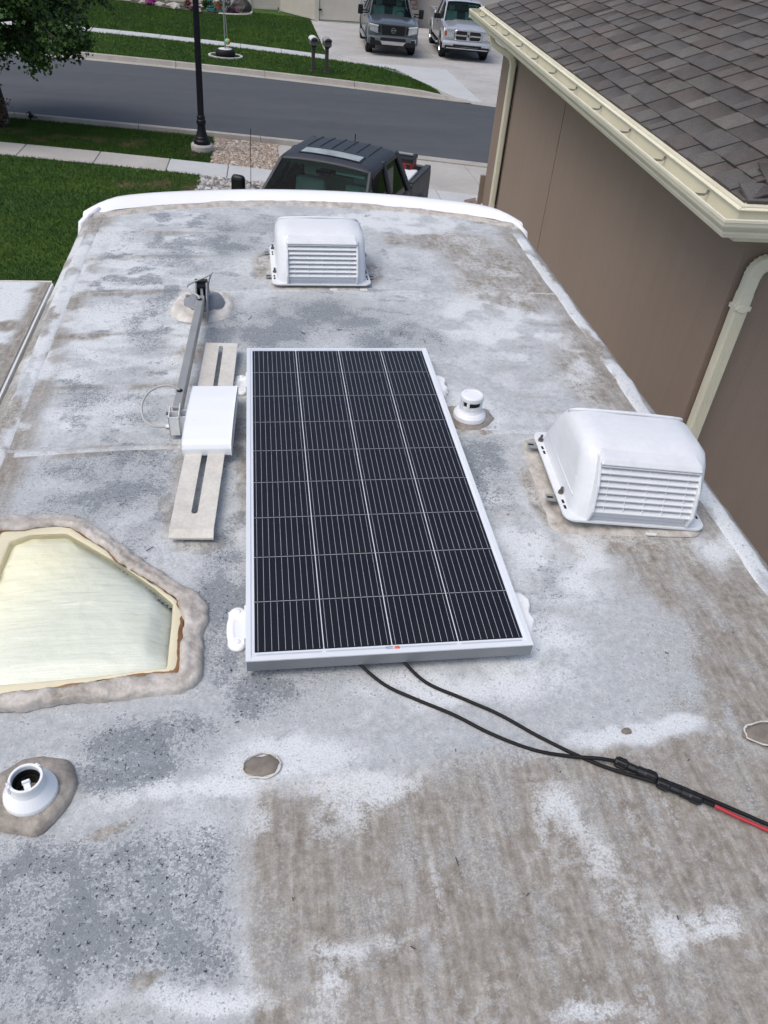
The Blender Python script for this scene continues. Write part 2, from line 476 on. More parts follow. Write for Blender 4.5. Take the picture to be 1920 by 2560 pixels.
def yf(x): return 3.325 - .17 * x * x - .09 * max(0.0, abs(x) - .85) ** 1.0
def roof_z(X, Y):
    ax = np.abs(X)
    z = -.012 * (X / 1.1) ** 2
    for b in RAFT: z = z + .0035 * np.exp(-((Y - b - .02 * X) / .025) ** 2)
    z = z + .004 * (fbm(X * 3, Y * 3, 90) - .5) + .0015 * (fbm(X * 18, Y * 18, 91) - .5)
    q = np.clip((ax - 1.12) / .07, 0, 1)
    return z - .07 * (1 - np.sqrt(np.clip(1 - q * q, 0, 1)))
def roof_zs(x, y):
    z = -.012 * (x / 1.1) ** 2
    for b in RAFT: z += .0035 * math.exp(-((y - b - .02 * x) / .025) ** 2)
    q = min(1, max(0, (abs(x) - 1.12) / .07))
    return z - .07 * (1 - math.sqrt(1 - q * q))
HOLE = [(-.965, .499), (-.918, .524), (-.826, .525), (-.765, .474), (-.658, .383), (-.571, .297), (-.520, .237), (-.519, .166), (-.519, .032), (-.683, .018), (-.88, .010), (-.965, .012), (-.975, .2)]
def in_poly(P, x, y):
    r_ = np.zeros(x.shape, bool)
    for i in range(len(P)):
        (x0, y0), (x1, y1) = P[i], P[i - 1]
        if y0 == y1: continue
        r_ ^= ((y0 > y) != (y1 > y)) & (x < (x1 - x0) * (y - y0) / (y1 - y0) + x0)
    return r_
def grid_mesh(name, xs, ys, front=None, mat=None, zf=roof_z):
    X, Yv = np.meshgrid(xs, ys, indexing='ij')
    Y = Yv.copy()
    if front is not None:
        lim = np.array([front(x) for x in xs])[:, None]
        t = np.clip((Yv - 2.6) / (ys[-1] - 2.6), 0, 1)
        Y = np.where(Yv > 2.6, 2.6 + t * (lim - 2.6), Yv)
    Z = zf(X, Y)
    n, m_ = X.shape
    idx = np.arange(n * m_).reshape(n, m_)
    F = np.stack([idx[:-1, :-1], idx[1:, :-1], idx[1:, 1:], idx[:-1, 1:]], -1).reshape(-1, 4)
    F = F[~in_poly(HOLE, X.ravel(), Y.ravel())[F].all(1)]
    me = np_mesh(name, np.stack([X, Y, Z], -1).reshape(-1, 3), F, mat, True)
    set_col(me, 'stain', stain_masks(X, Y).reshape(-1, 3))
    return me
xs = np.concatenate([np.arange(-1.19, -1.05, .007), np.arange(-1.05, 1.05, .0105), np.arange(1.05, 1.1901, .007)])
ys = np.concatenate([np.arange(-5.4, -1.4, .1), np.arange(-1.4, 3.331, .0105)])
link('roof_membrane', grid_mesh('roof_membrane', xs, ys, yf, M['membrane']), RV, RVO)

# body below the roof
body = pm('white_trailer_siding', (.74, .75, .74), .35, var=.04, scale=2)
b = MB().box((-1.175, -1.05, -1.45), (.03, 8.3, 2.76)).build('side_wall', body, RV, RVO)
b = MB().box((1.175, -1.05, -1.45), (.03, 8.3, 2.76)).build('side_wall', body, RV, RVO)
MB().box((0, -5.42, -1.45), (2.31, .03, 2.76)).build('rear_wall', body, RV, RVO)
MB().box((0, -1.15, -2.80), (2.30, 8.3, .10)).build('floor_frame', M['black'], RV, RVO)
for sx in (-1, 1):
    for y in (-1.6, -2.5):
        wh = MB().lathe([(.2, -.11), (.36, -.11), (.38, -.06), (.38, .06), (.36, .11), (.2, .11)], 24, M=Matrix.Rotation(R(90), 4, 'Y'))
        zc = gz(sx * .98, y) + .38 - ZR
        wh.build('wheel', M['rubber'], RV, (RVO[0] + sx * .98, RVO[1] + y, RVO[2] + zc), smooth=False)
    zf_ = gz(sx * .8, 2.4) - ZR
    MB().box((sx * .8, 2.4, (zf_ - 2.8) / 2), (.08, .08, -2.8 - zf_)).build('landing_leg', M['grey_plastic'], RV, RVO)
# moulded white nose cap
prof = [(-.02, .004), (0, .014), (.03, .030), (.07, .037), (.11, .032), (.15, .010), (.19, -.04), (.225, -.13), (.25, -.30), (.26, -.8), (.24, -2.0), (.16, -2.7)]
def capf(x, k):
    d, z = prof[k]
    e = max(0, abs(x) - 1.0)
    zz = z - 1.3 * e * e * (1 if z > -.2 else 0)
    return (x, yf(x) + d * (1 - .5 * min(1, e / .2)), zz)
cxs = [-1.18, -1.165, -1.14, -1.11, -1.07, -1.02] + [i * .06 for i in range(-16, 17)] + [1.02, 1.07, 1.11, 1.14, 1.165, 1.18]
MB().grid(capf, cxs, list(range(len(prof)))).build('nose_cap', M['cap'], RV, RVO, smooth=True)
for sx in (-1, 1):
    pts = [(sx * 1.10, yf(1.1) + .02, .0), (sx * 1.15, yf(1.15) - .015, -.012), (sx * 1.185, yf(1.18) - .03, -.04), (sx * 1.20, yf(1.18) - .035, -.12), (sx * 1.20, yf(1.18) - .03, -.5)]
    MB().tube(pts, .016, 8).build('corner_moulding', M['cap'], RV, RVO, smooth=True)
# lap sealant: wavy beads along the nose seam and both long edges
def bead(path_fn, n, w0, w1, h, seed, mat, name, parent=RV, loc=RVO, cross=9, amp=.3, ws=1.0):
    V = []; F = []
    for i in range(n):
        t = i / (n - 1)
        p, q = path_fn(t)               # point, unit normal (2d)
        nz = fsn(t * n * .045, 1.0 * seed, seed) - .5
        nz2 = fsn(t * n * .05, 2.0 * seed, seed + 5) - .5
        a = w0 * (1 + amp * 1.6 * nz); c = w1 * (1 + amp * 1.6 * nz2)
        for k in range(cross):
            s_ = k / (cross - 1)
            d = -a + (a + c) * s_
            hh = h * max(0.0, math.sin(math.pi * min(1, max(0, s_)))) ** .55
            hh *= .75 + .9 * (fsn(t * n * .12 + s_ * 3, s_ * 4.0 + seed, seed + 9) - .25)
            x, y = p[0] + q[0] * d, p[1] + q[1] * d
            V.append((x, y, roof_zs(x, y) + hh - (.002 if k in (0, cross - 1) else 0)))
    for i in range(n - 1):
        for k in range(cross - 1):
            b_ = i * cross + k
            F.append((b_, b_ + cross, b_ + cross + 1, b_ + 1))
    me = np_mesh(name, V, F, mat, True)
    A = np.asarray(V)
    wn = fbm(A[:, 0] * 14, A[:, 1] * 9, seed + 50); tn = fbm(A[:, 0] * 9, A[:, 1] * 5, seed + 60)
    set_col(me, 'stain', np.stack([sstep(.35, .7, tn), 0 * wn, np.clip(.25 + 1.1 * sstep(.32, .62, wn), 0, 1) * ws], -1))
    return link(name, me, parent, loc)
bead(lambda t: ((-1.12 + 2.24 * t, yf(-1.12 + 2.24 * t) - .02), (0, 1)), 300, .055, .03, .012, 3, M['sealant'], 'seam_sealant')
bead(lambda t: ((-1.09, -2 + 5.15 * t), (-1, 0)), 420, .018, .055, .0045, 5, M['membrane'], 'edge_sealant', amp=.55)
bead(lambda t: ((1.09, -2 + 5.1 * t), (1, 0)), 420, .016, .055, .0045, 8, M['membrane'], 'edge_sealant', amp=.55)
for y, x0, x1, sd in ((.955, -1.05, -.3, 31), (.99, .36, .68, 33)):
    bead(lambda t, y=y, x0=x0, x1=x1: ((x0 + (x1 - x0) * t, y + .02 * (x0 + (x1 - x0) * t)), (0, 1)), 80, .014, .014, .0025, sd, M['membrane'], 'seam_sealant', amp=.9, ws=.55)
for x in (1.172,):
    MB().box((x * 1.008, -1.0, -.075), (.012, 8.2, .035)).build('edge_moulding', M['plastic2'], RV, RVO)
# slide-out room on the left
sxs = np.arange(-2.15, -1.199, .02); sys_ = np.arange(-.6, 2.321, .02)
me = grid_mesh('slide_out_roof', sxs, sys_, None, M['membrane'], lambda X, Y: -.055 + 0 * X + .002 * (fbm(X * 6, Y * 6, 93) - .5))
X, Y = np.meshgrid(sxs, sys_, indexing='ij')
wm = sstep(.42, .58, fbm(X * 6 + 9, Y * 10, 95, 6)) * sstep(-1.22, -1.30, X)
set_col_src = np.stack([(1 - wm) * .9, 0 * X, wm * 1.0], -1).reshape(-1, 3)
at = me.attributes['stain']
aa = np.ones((len(me.vertices), 4), np.float32); aa[:, :3] = set_col_src
at.data.foreach_set('color', aa.ravel())
link('slide_out_roof', me, RV, RVO)
MB().box((-1.68, .86, -1.12), (.96, 2.93, 2.12)).build('slide_out_room', body, RV, RVO)
MB().box((-1.68, 2.326, -.066), (.95, .012, .028)).build('slide_out_moulding', M['antenna_plate'], RV, RVO)

# flat sealant patches over old screw holes
def polar(pts, c):
    P = [(x - c[0], y - c[1]) for _, x, y in sorted((math.atan2(y - c[1], x - c[0]), x, y) for x, y in pts)]
    def f(th):
        dx, dy = math.cos(th), math.sin(th); best = 0.0
        for i in range(len(P)):
            p, q = P[i - 1], P[i]
            ex, ey = q[0] - p[0], q[1] - p[1]
            den = dx * ey - dy * ex
            if abs(den) < 1e-9: continue
            t = (p[0] * ey - p[1] * ex) / den
            u_ = (p[0] * dy - p[1] * dx) / den
            if t > 0 and -1e-6 <= u_ <= 1 + 1e-6: best = max(best, t)
        return best
    return f
def pad_mesh(name, pts, c, h, mat, seed, rings=10, inner=0.0, edge=.35, nz=.35, zf=True):
    """lumpy pad of sealant: outline pts (2d), raised towards the middle"""
    n = 96
    fr_ = polar(pts, c)
    V = []; F = []
    for i in range(n):
        th = -math.pi + 2 * math.pi * i / n
        r0 = fr_(th)
        r0 *= 1 + .05 * (fsn(th * 3, seed * 1.0, seed) - .5)
        for k in range(rings):
            t = inner + (1 - inner) * k / (rings - 1)
            x, y = math.cos(th) * r0 * t, math.sin(th) * r0 * t
            hh = h * min(1, (1 - t) / edge) ** .5 if t < 1 else 0
            hh *= 1 + nz * 2 * (fsn(x * 40 + 9, y * 40 + seed, seed + 2) - .5)
            V.append((x, y, hh if t < 1 else -.003))
    for i in range(n):
        j = (i + 1) % n
        for k in range(rings - 1):
            F.append((i * rings + k, i * rings + k + 1, j * rings + k + 1, j * rings + k))
    return np_mesh(name, V, F, mat, True)
def ell(cx, cy, rx, ry, n=14, j=.12, seed=1):
    rr = random.Random(seed)
    return [(cx + rx * math.cos(2 * math.pi * i / n) * (1 + j * (rr.random() - .5)), cy + ry * math.sin(2 * math.pi * i / n) * (1 + j * (rr.random() - .5))) for i in range(n)]
PATCH = pm('brown_patch', (.17, .145, .118), .6, var=.15, scale=25, base2=(.25, .22, .185), fine=.15)
for (cx, cy, rx, ry, sd) in ((-.308, -.235, .040, .028, 1), (.835, -.252, .055, .03, 2), (.507, -.217, .012, .008, 3)):
    me = pad_mesh('sealant_patch', ell(cx, cy, rx, ry, 16, .3, sd), (cx, cy), .004, PATCH, sd, 6)
    link('sealant_patch', me, RV, (RVO[0] + cx, RVO[1] + cy, RVO[2] + .0035))
    if rx > .02:
        V = MB().tube([(x - cx, y - cy, .002) for x, y in ell(cx, cy, rx * 1.04, ry * 1.04, 24, .16, sd + 7)] + [(ell(cx, cy, rx * 1.04, ry * 1.04, 24, .16, sd + 7)[0][0] - cx, ell(cx, cy, rx * 1.04, ry * 1.04, 24, .16, sd + 7)[0][1] - cy, .002)], .0022, 5)
        V.build('sealant_rim', M['sealant_cream'], RV, (RVO[0] + cx, RVO[1] + cy, RVO[2] + .004), smooth=True)

def smooth_path(P, k=6):
    P = [Vector(p) for p in P]
    o = []
    for i in range(len(P) - 1):
        a, b_, c, d = P[max(i - 1, 0)], P[i], P[i + 1], P[min(i + 2, len(P) - 1)]
        for j in range(k):
            t = j / k
            o.append(.5 * ((2 * b_) + (c - a) * t + (2 * a - 5 * b_ + 4 * c - d) * t * t + (3 * b_ - a - 3 * c + d) * t ** 3))
    o.append(P[-1])
    return o
# ================================================================== solar panel
def cell_mat():
    m, nt, bs = _mat('solar_cell')
    f = noise(nt, 3.0, 2)
    nt.links.new(ramp(nt, f, [(.3, (.010, .0105, .016)), (.7, (.014, .014, .019))]), bs.inputs['Base Color'])
    bs.inputs['Roughness'].default_value = .30
    bs.inputs['Specular IOR Level'].default_value = .17
    return m
M['cell'] = cell_mat()
SP = empty('photovoltaic_module', (0, .745, ZR), 0, 'black solar panel in a silver aluminium frame lying on the trailer roof', 'solar panel')
PO = (0, -.745, 0)
PW_, PL, PT = .34, 1.49, .060
fr = MB()
for sx in (-1, 1):
    fr.box((sx * (PW_ - .006), PL / 2, .0425), (.012, PL, .035))
for y in (.006, PL - .006):
    fr.box((0, y, .0423), (2 * PW_ - .024, .012, .0346))
fr.build('frame', M['alu'], SP, PO, bevel=(.0012, 1))
MB().box((0, .0 - .0006, .0415), (2 * PW_ - .004, .001, .031)).build('shaded_frame_face', M['alu_shaded'], SP, PO)
MB().box((0, PL / 2, .052), (2 * PW_ - .024, PL - .024, .010)).build('backsheet', M['backsheet'], SP, PO)
c_me = MB().box((0, 0, 0), (.1580, .1590, .0006)).mesh('cell', M['cell'])
bb = MB()
for k in range(10):
    bb.box(((k - 4.5) * .0158, 0, 0), (.0008, .154, .0005))
b_me = bb.mesh('busbars', M['busbar'])
for i in range(4):
    for j in range(9):
        c = link('cell', c_me, SP, (PO[0] - .2405 + .1605 * i, PO[1] + .1055 + .1607 * j, .0574))
        link('busbars', b_me, c, (0, 0, .00045))
g_me = MB().box((0, 0, 0), (.642, .0011, .0004)).mesh('row_gap', pm('grey_gap', (.40, .42, .44), .3, var=.03))
for j in range(1, 9): link('row_gap', g_me, SP, (0, PO[1] + .0255 + .1607 * j, .0578))
rm_ = pm('tin_ribbon', (.60, .63, .67), .3, metal=.3, var=.05)
r_me = MB().box((0, 0, 0), (.150, .004, .0006)).mesh('end_ribbon', rm_)
for y in (.0185, PL - .0170):
    for k in range(4): link('end_ribbon', r_me, SP, (-.2405 + .1605 * k, PO[1] + y, .0573))
def text_mesh(body, size, mat, name):
    cu = bpy.data.curves.new(name, 'FONT')
    cu.body = body; cu.size = size; cu.align_x = 'CENTER'; cu.align_y = 'CENTER'; cu.extrude = .0001
    o = bpy.data.objects.new(name, cu)
    COL.objects.link(o)
    dg = bpy.context.evaluated_depsgraph_get()
    me = bpy.data.meshes.new_from_object(o.evaluated_get(dg))
    bpy.data.objects.remove(o); bpy.data.curves.remove(cu)
    me.materials.clear(); me.materials.append(mat); me.name = name
    return me
ink = pm('dark_print', (.03, .03, .035), .4, var=.05)
o = link('logo_text', text_mesh('RICH', .0088, ink, 'logo_text'), SP, (-.0070, PO[1] + .0135, .0577), (0, 0, math.pi)); o.scale = (.95, 1, 1)
o = link('logo_text', text_mesh('SOLAR', .0058, ink, 'logo_text'), SP, (-.0070, PO[1] + .0205, .0577), (0, 0, math.pi))
MB().box((.0112, .0168, .0576), (.0125, .0105, .0006)).build('logo_square', pm('red_print', (.70, .13, .08), .35, var=.25, scale=90, base2=(.85, .28, .18)), SP, PO)
# Z brackets drowned in fresh sealant
def bracket(x, y, sx, out, seed, ln=.13):
    bk = MB()
    bk.box((x + sx * .018, y, .004), (.044, ln * .82, .004))
    bk.box((x - sx * .002, y, .016), (.004, ln * .8, .026))
    o = bk.build('mounting_bracket', M['alu'], SP, PO)
    rr = random.Random(seed)
    if out == 'c':                      # two screw heads joined by a strip of sealant
        g = MB()
        e_ = ln * .36
        for k_ in (-1, 1):
            p = (x + sx * .017, y + k_ * e_)
            g.lathe([(.0225, .000), (.0220, .005), (.0185, .0095), (.012, .0115), (.0075, .0118), (.0068, .0150), (.004, .0172), (.0003, .0178)], 20, (p[0], p[1], 0))
        sp_ = smooth_path([(x + sx * .024, y - e_, .004), (x + sx * .032, y - e_ * .5, .004), (x + sx * .0335, y, .004), (x + sx * .032, y + e_ * .5, .004), (x + sx * .024, y + e_, .004)], 5)
        g2 = MB().tube(sp_, [.0105 + .002 * (fsn(i * .5, seed * 3.1, seed) - .5) for i in range(len(sp_))], 10)
        g.add([(a_, b_, .003 + (c_ - .004) * .7) for a_, b_, c_ in g2.v], g2.f)
        g.build('sealant', M['sealant_new'], o, smooth=True)
    else:
        P = [(x - sx * .012, y - ln * .5), (x + sx * .03, y - ln * .46), (x + sx * .044, y - ln * .30), (x + sx * .034, y - ln * .10), (x + sx * .046, y + ln * .10), (x + sx * .050, y + ln * .28), (x + sx * .032, y + ln * .46), (x - sx * .012, y + ln * .5)]
        me = pad_mesh('sealant', P, (x + sx * .014, y), .020, M['sealant_new'], seed, 10, nz=.2, edge=.18)
        link('sealant', me, o, (x + sx * .014, y, .0))
bracket(-.345, .150, -1, 'c', 1, .135)
bracket(-.345, 1.315, -1, 'c', 2, .125)
bracket(.345, .155, 1, 'p', 3, .15)
bracket(.345, 1.30, 1, 'p', 4, .135)

# ================================================================== solar leads
def connector(p, q, parent, name='connector'):
    p, q = Vector(p), Vector(q)
    ax = (q - p).normalized(); L = (q - p).length
    rot = ax.to_track_quat('Z', 'Y').to_matrix().to_4x4()
    Mx = Matrix.Translation(p) @ rot
    g = MB()
    g.lathe([(0.0048, -.004), (0.0102, -.002), (0.0110, .012), (0.0110, .022), (0.0090, .026), (0.0090, L * .48), (0.0082, L * .48 + .001), (0.0082, L * .52), (0.0106, L * .52 + .001), (0.0106, L - .026), (0.0114, L - .022), (0.0114, L - .004), (0.0102, L), (0.0048, L + .003)], 10, M=Mx)
    o = g.build(name, M['black'], parent)
    r = MB()
    for k in range(8):
        a = 2 * math.pi * k / 8
        for z in (.011, L - .012):
            r.add([Mx @ Vector(v) for v in [(math.cos(a) * .0110 - .001, math.sin(a) * .0110 - .001, z - .009), (math.cos(a) * .0110 + .001, math.sin(a) * .0110 + .001, z - .009), (math.cos(a) * .0124, math.sin(a) * .0124, z - .009), (math.cos(a) * .0110 - .001, math.sin(a) * .0110 - .001, z + .009), (math.cos(a) * .0110 + .001, math.sin(a) * .0110 + .001, z + .009), (math.cos(a) * .0124, math.sin(a) * .0124, z + .009)]], [(0, 1, 2), (3, 5, 4), (0, 3, 4, 1), (1, 4, 5, 2), (2, 5, 3, 0)])
    for s_ in (-1, 1):
        r.add([Mx @ Vector(v) for v in [(s_ * .0065, -.002, L * .3), (s_ * .0085, -.002, L * .3), (s_ * .0085, .002, L * .3), (s_ * .0065, .002, L * .3), (s_ * .0065, -.002, L * .62), (s_ * .0085, -.002, L * .62), (s_ * .0085, .002, L * .62), (s_ * .0065, .002, L * .62)]], [(3, 2, 1, 0), (4, 5, 6, 7), (0, 1, 5, 4), (1, 2, 6, 5), (2, 3, 7, 6), (3, 0, 4, 7)])
    r.build('grip_rib', M['black'], o)
A = [(-.11, .06, .03), (-.083, .012, .022), (-.024, -.048, .006), (.044, -.095, .005), (.121, -.143, .005), (.194, -.199, .005), (.276, -.247, .005), (.353, -.271, .006), (.412, -.286, .013), (.452, -.296, .011)]
B = [(.0, .06, .03), (.023, .012, .022), (.074, -.049, .006), (.152, -.101, .005), (.227, -.152, .005), (.297, -.213, .005), (.366, -.266, .005), (.435, -.309, .005), (.522, -.353, .010)]
L1 = empty('solar_lead', (.3, -.2, ZR), 0, 'black solar lead from the left of the panel edge, plugged in then running on black', 'cable', 'leads from the solar panel')
L2 = empty('solar_lead', (.3, -.25, ZR), 0, 'black solar lead with the plug that continues as a red cable', 'cable', 'leads from the solar panel')
O1 = (-.3, .2, 0); O2 = (-.3, .25, 0)
MB().tube(smooth_path(A), .0042, 8).build('wire', M['rubber'], L1, O1, smooth=True)
MB().tube(smooth_path(B), .0042, 8).build('wire', M['rubber'], L2, O2, smooth=True)
def conn_at(p, q, root, off):
    p = tuple(a + b_ for a, b_ in zip(p, off)); q = tuple(a + b_ for a, b_ in zip(q, off))
    connector(p, q, root)
conn_at((.450, -.2955, .012), (.522, -.3435, .012), L1, O1)
conn_at((.522, -.3530, .012), (.598, -.4020, .012), L2, O2)
MB().tube(smooth_path([(.520, -.342, .012), (.56, -.366, .014), (.60, -.3905, .012), (.66, -.425, .007), (.716, -.461, .005), (.80, -.515, .005), (.95, -.60, .005), (1.08, -.66, .008)]), .0042, 8).build('wire', M['rubber'], L1, O1, smooth=True)
MB().tube(smooth_path([(.598, -.402, .012), (.622, -.414, .009)]), .0043, 8).build('wire', M['rubber'], L2, O2, smooth=True)
MB().tube(smooth_path([(.619, -.412, .009), (.66, -.44, .006), (.709, -.473, .005), (.79, -.53, .005), (.94, -.62, .005), (1.08, -.68, .008)]), .0041, 8).build('wire', M['cable_red'], L2, O2, smooth=True)

# twigs and flakes blown onto the roof
g = MB(); rr = random.Random(17)
for (x, y, l) in [(.06, -.475, .022), (.50, -.33, .01), (-.1, .35, .0), (-.33, 1.86, .05), (-.12, 1.72, .04), (.03, 1.75, .03), (.37, 1.66, .03), (.28, 1.72, .025), (.62, -.30, .008), (-.6, .46, .03), (.43, .55, .012), (-.36, -.12, .012), (.18, -.55, .01), (-.05, -.62, .012), (.45, -.62, .01), (.7, .0, .012)] + [(rr.uniform(-1, 1), rr.uniform(-.7, 2.9),   .004 + .006 * rr.random()) for _ in range(26)]:
    if l: g.box((x, y, roof_zs(x, y) + .004), (l * .8, .0016, .0015), rz=rr.random() * 3)
o = g.build('roof_debris', pm('dark_twig', (.05, .05, .055), .8, var=.3), RV, RVO); o['kind'] = 'stuff'
# ================================================================== roof vent covers
def rrect(hx, hy, r, n=5):
    o = []
    for cx, cy, a0 in ((hx - r, hy - r, 0), (-hx + r, hy - r, 90), (-hx + r, -hy + r, 180), (hx - r, -hy + r, 270)):
        for k in range(n + 1):
            a = R(a0 + 90 * k / n)
            o.append((cx + r * math.cos(a), cy + r * math.sin(a)))
    return o
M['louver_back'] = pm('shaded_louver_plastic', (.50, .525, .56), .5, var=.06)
M['vent_white'] = pm('vent_plastic', (.70, .725, .75), .42, var=.05, scale=9, fine=.05, fscale=60)
def vent_cover(x, y, rz, label, tilt=0.0):
    t = empty('roof_vent_cover', (x, y, ZR), rz, label, 'vent cover', 'louvred vent covers on the trailer roof')
    t.scale = (1.0, 1.0, .95 if tilt else .90)
    t.rotation_euler = (0, tilt, rz)
    # moulded hood: rings of a rounded rectangle, leaning in towards the top
    rings = [(.200, -.222, .215, .026, .05), (.1995, -.220, .212, .05, .055), (.198, -.205, .192, .10, .06), (.198, -.186, .168, .15, .06), (.197, -.166, .136, .195, .065), (.192, -.146, .100, .222, .065), (.174, -.112, .066, .238, .06), (.13, -.080, .03, .246, .04), (.06, -.04, -.01, .249, .02)]
    V = []; F = []
    for hx, y0, y1, z, r_ in rings:
        o = rrect(hx, (y1 - y0) / 2, min(r_, hx * .6, (y1 - y0) * .45), 6)
        V += [(px, py + (y0 + y1) / 2, z) for px, py in o]
    m_ = 28
    for i in range(len(rings) - 1):
        for k in range(m_):
            F.append((i * m_ + k, i * m_ + (k + 1) % m_, (i + 1) * m_ + (k + 1) % m_, (i + 1) * m_ + k))
    F.append(tuple((len(rings) - 1) * m_ + k for k in range(m_)))
    h = MB().add(V, F)
    hood = h.build('hood', M['vent_white'], t, smooth=True)
    # moulded ridges round the sides and the raised band across the top
    for (z, hx, y0, y1) in ((.075, .1985, -.17, .16), (.125, .1962, -.15, .14), (.172, .1928, -.12, .11)):
        for s_ in (-1, 1):
            MB().tube([(s_ * (hx - .0008), y0, z), (s_ * (hx - .0008), y1, z)], .0026, 6).build('ridge', M['vent_white'], hood, smooth=True)
    MB().tube(smooth_path([(-.184, .085, .215), (-.164, .062, .236), (-.09, .052, .2445), (0, .050, .2475), (.09, .052, .2445), (.164, .062, .236), (.184, .085, .215)], 4), .006, 6).build('ridge', M['vent_white'], hood, smooth=True)
    # flange
    fl = rrect(.222, .232, .035)
    MB().prism(fl, .018, .028).build('flange', M['vent_white'], t, bevel=(.003, 2))
    # louvre panel on the near face
    def face_y(z): return -.222 + (z - .026) * .36
    lz0, lz1 = .058, .205
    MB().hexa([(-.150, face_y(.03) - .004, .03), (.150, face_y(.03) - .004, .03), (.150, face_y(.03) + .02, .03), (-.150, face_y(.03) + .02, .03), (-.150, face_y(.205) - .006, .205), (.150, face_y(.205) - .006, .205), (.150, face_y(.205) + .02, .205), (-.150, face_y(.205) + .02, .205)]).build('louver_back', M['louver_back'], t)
    ns = 8
    sm = MB().hexa([(-.150, -.016, -.0085), (.150, -.016, -.0085), (.150, .008, .000), (-.150, .008, .000), (-.150, -.016, -.0055), (.150, -.016, -.0055), (.150, .008, .008), (-.150, .008, .008)]).mesh('louver', M['vent_white'])
    for k in range(ns):
        z = lz0 + .014 + (lz1 - lz0 - .012) * k / (ns - 1)
        link('louver', sm, t, (0, face_y(z) - .012, z))
    for k in range(5):
        xr = -.12 + .06 * k
        MB().hexa([(xr - .001, face_y(lz0) - .020, lz0 + .012), (xr + .001, face_y(lz0) - .020, lz0 + .012), (xr + .001, face_y(lz0) - .008, lz0 + .012), (xr - .001, face_y(lz0) - .008, lz0 + .012), (xr - .001, face_y(lz1) - .020, lz1), (xr + .001, face_y(lz1) - .020, lz1), (xr + .001, face_y(lz1) - .008, lz1), (xr - .001, face_y(lz1) - .008, lz1)]).build('rib', M['vent_white'], t)
    for s_ in (-1, 1):
        xx = s_ * .154
        MB().prism_x([(face_y(.212) - .012, .218), (face_y(.15) - .036, .15), (face_y(.07) - .034, .07), (face_y(.03) - .012, .030), (face_y(.03) + .01, .030), (face_y(.212) + .02, .218)], xx - .004, xx + .004).build('side_fin', M['vent_white'], t, bevel=(.0015, 1))
    MB().hexa([(-.156, face_y(.205) - .030, .2065), (.156, face_y(.205) - .030, .2065), (.156, face_y(.205) + .03, .2065), (-.156, face_y(.205) + .03, .2065), (-.15, face_y(.205) - .016, .2225), (.15, face_y(.205) - .016, .2225), (.15, face_y(.205) + .03, .2285), (-.15, face_y(.205) + .03, .2285)]).build('louver_head', M['vent_white'], t, bevel=(.004, 2))
    # feet, slots and bolts
    for s_ in (-1, 1):
        for yy in (-.11, .17):
            f = MB()
            f.box((s_ * .222, yy, .009), (.05, .032, .004)); f.box((s_ * .205, yy, .0155), (.004, .030, .018))
            f.build('foot', M['antenna_metal'], t)
            MB().box((s_ * .236, yy, .0115), (.018, .008, .0015)).build('slot', M['hole'], t)
            bl = MB().lathe([(.0085, .027), (.0085, .036), (.005, .0365), (.005, .050), (.0035, .052)], 6, (s_ * .207, yy + .004, 0))
            bl.build('bolt', M['bolt'], t)
            for k in (1, 2):
                MB().box((s_ * .2095, yy - .012 - .026 * k, .0285), (.007, .016, .0015)).build('slot', M['hole'], t)
    MB().box((.0, .0, .009), (.36, .40, .02)).build('vent_base', M['plastic2'], t)
    for xx in (.05, .185):
        MB().prism(rrect(.017, .010, .006), .001, .005).build('clip', M['plastic2'], t, (xx, -.238, 0))
    return t
vent_cover(-.012, 2.385, R(.6), 'white louvred vent cover standing alone near the nose of the trailer roof')
vent_cover(.812, .690, R(-4.0), 'white louvred vent cover at the right edge of the roof beside the brown wall', R(4.5))
# rim of old sealant round each vent
for (cx, cy, rz, hx, hy) in ((-.012, 2.385, .6, .235, .25), (.79, .695, -4, .235, .25)):
    pts = [(Matrix.Rotation(R(rz), 2) @ Vector(p)) for p in rrect(hx, hy, .04, 4)]
    me = pad_mesh('vent_sealant', [(p.x, p.y) for p in pts], (0, 0), .008, M['sealant'], int(cx * 10) + 40, 9, inner=.72, edge=.12, nz=.5)
    link('vent_sealant', me, RV, (RVO[0] + cx, RVO[1] + cy, RVO[2] - .003))

# ================================================================== crank-up TV antenna
AN = empty('tv_antenna', (-.52, 1.97, ZR), 0, 'folded flat TV antenna with a white head box and a long grey arm', 'antenna')
AO = (.52, -1.97, 0)
pts = [(-.657, 1.95), (-.63, 2.078), (-.56, 2.14), (-.507, 2.142), (-.42, 2.10), (-.393, 2.018), (-.405, 1.92), (-.428, 1.857), (-.515, 1.808), (-.614, 1.842), (-.645, 1.89)]
me = pad_mesh('sealant_pad', pts, (-.525, 1.97), .017, M['sealant_cream'], 12, 16, nz=.65, edge=.22)
link('sealant_pad', me, AN, (AO[0] - .525, AO[1] + 1.97, 0))
base = MB()
base.lathe([(.082, .008), (.082, .024), (.078, .028), (.060, .033), (.0005, .036)], 32, (-.520, 1.972, 0))
base.build('base_plate', M['grey_plastic'], AN, AO, bevel=None)
bs_ = MB()
bs_.lathe([(.062, .0), (.058, .03), (.045, .05), (.03, .058), (.0005, .06)], 20, (-.492, 1.965, 0))
bs_.build('gear_housing', M['grey_plastic'], AN, AO, smooth=False)
for dx in (-.068, -.04, .05, .066):
    MB().lathe([(.008, .026), (.008, .036), (.003, .038)], 6, (-.520 + dx, 1.972 + (.03 if dx < 0 else -.012), 0)).build('bolt', M['grey_plastic'], AN, AO)
yk = MB()
for s_ in (-1, 1):
    yk.prism_x([(1.80, .010), (1.90, .010), (1.945, .04), (1.955, .115), (1.925, .128), (1.895, .118), (1.86, .080), (1.80, .055)], -.520 + s_ * .021 - .0035, -.520 + s_ * .021 + .0035)
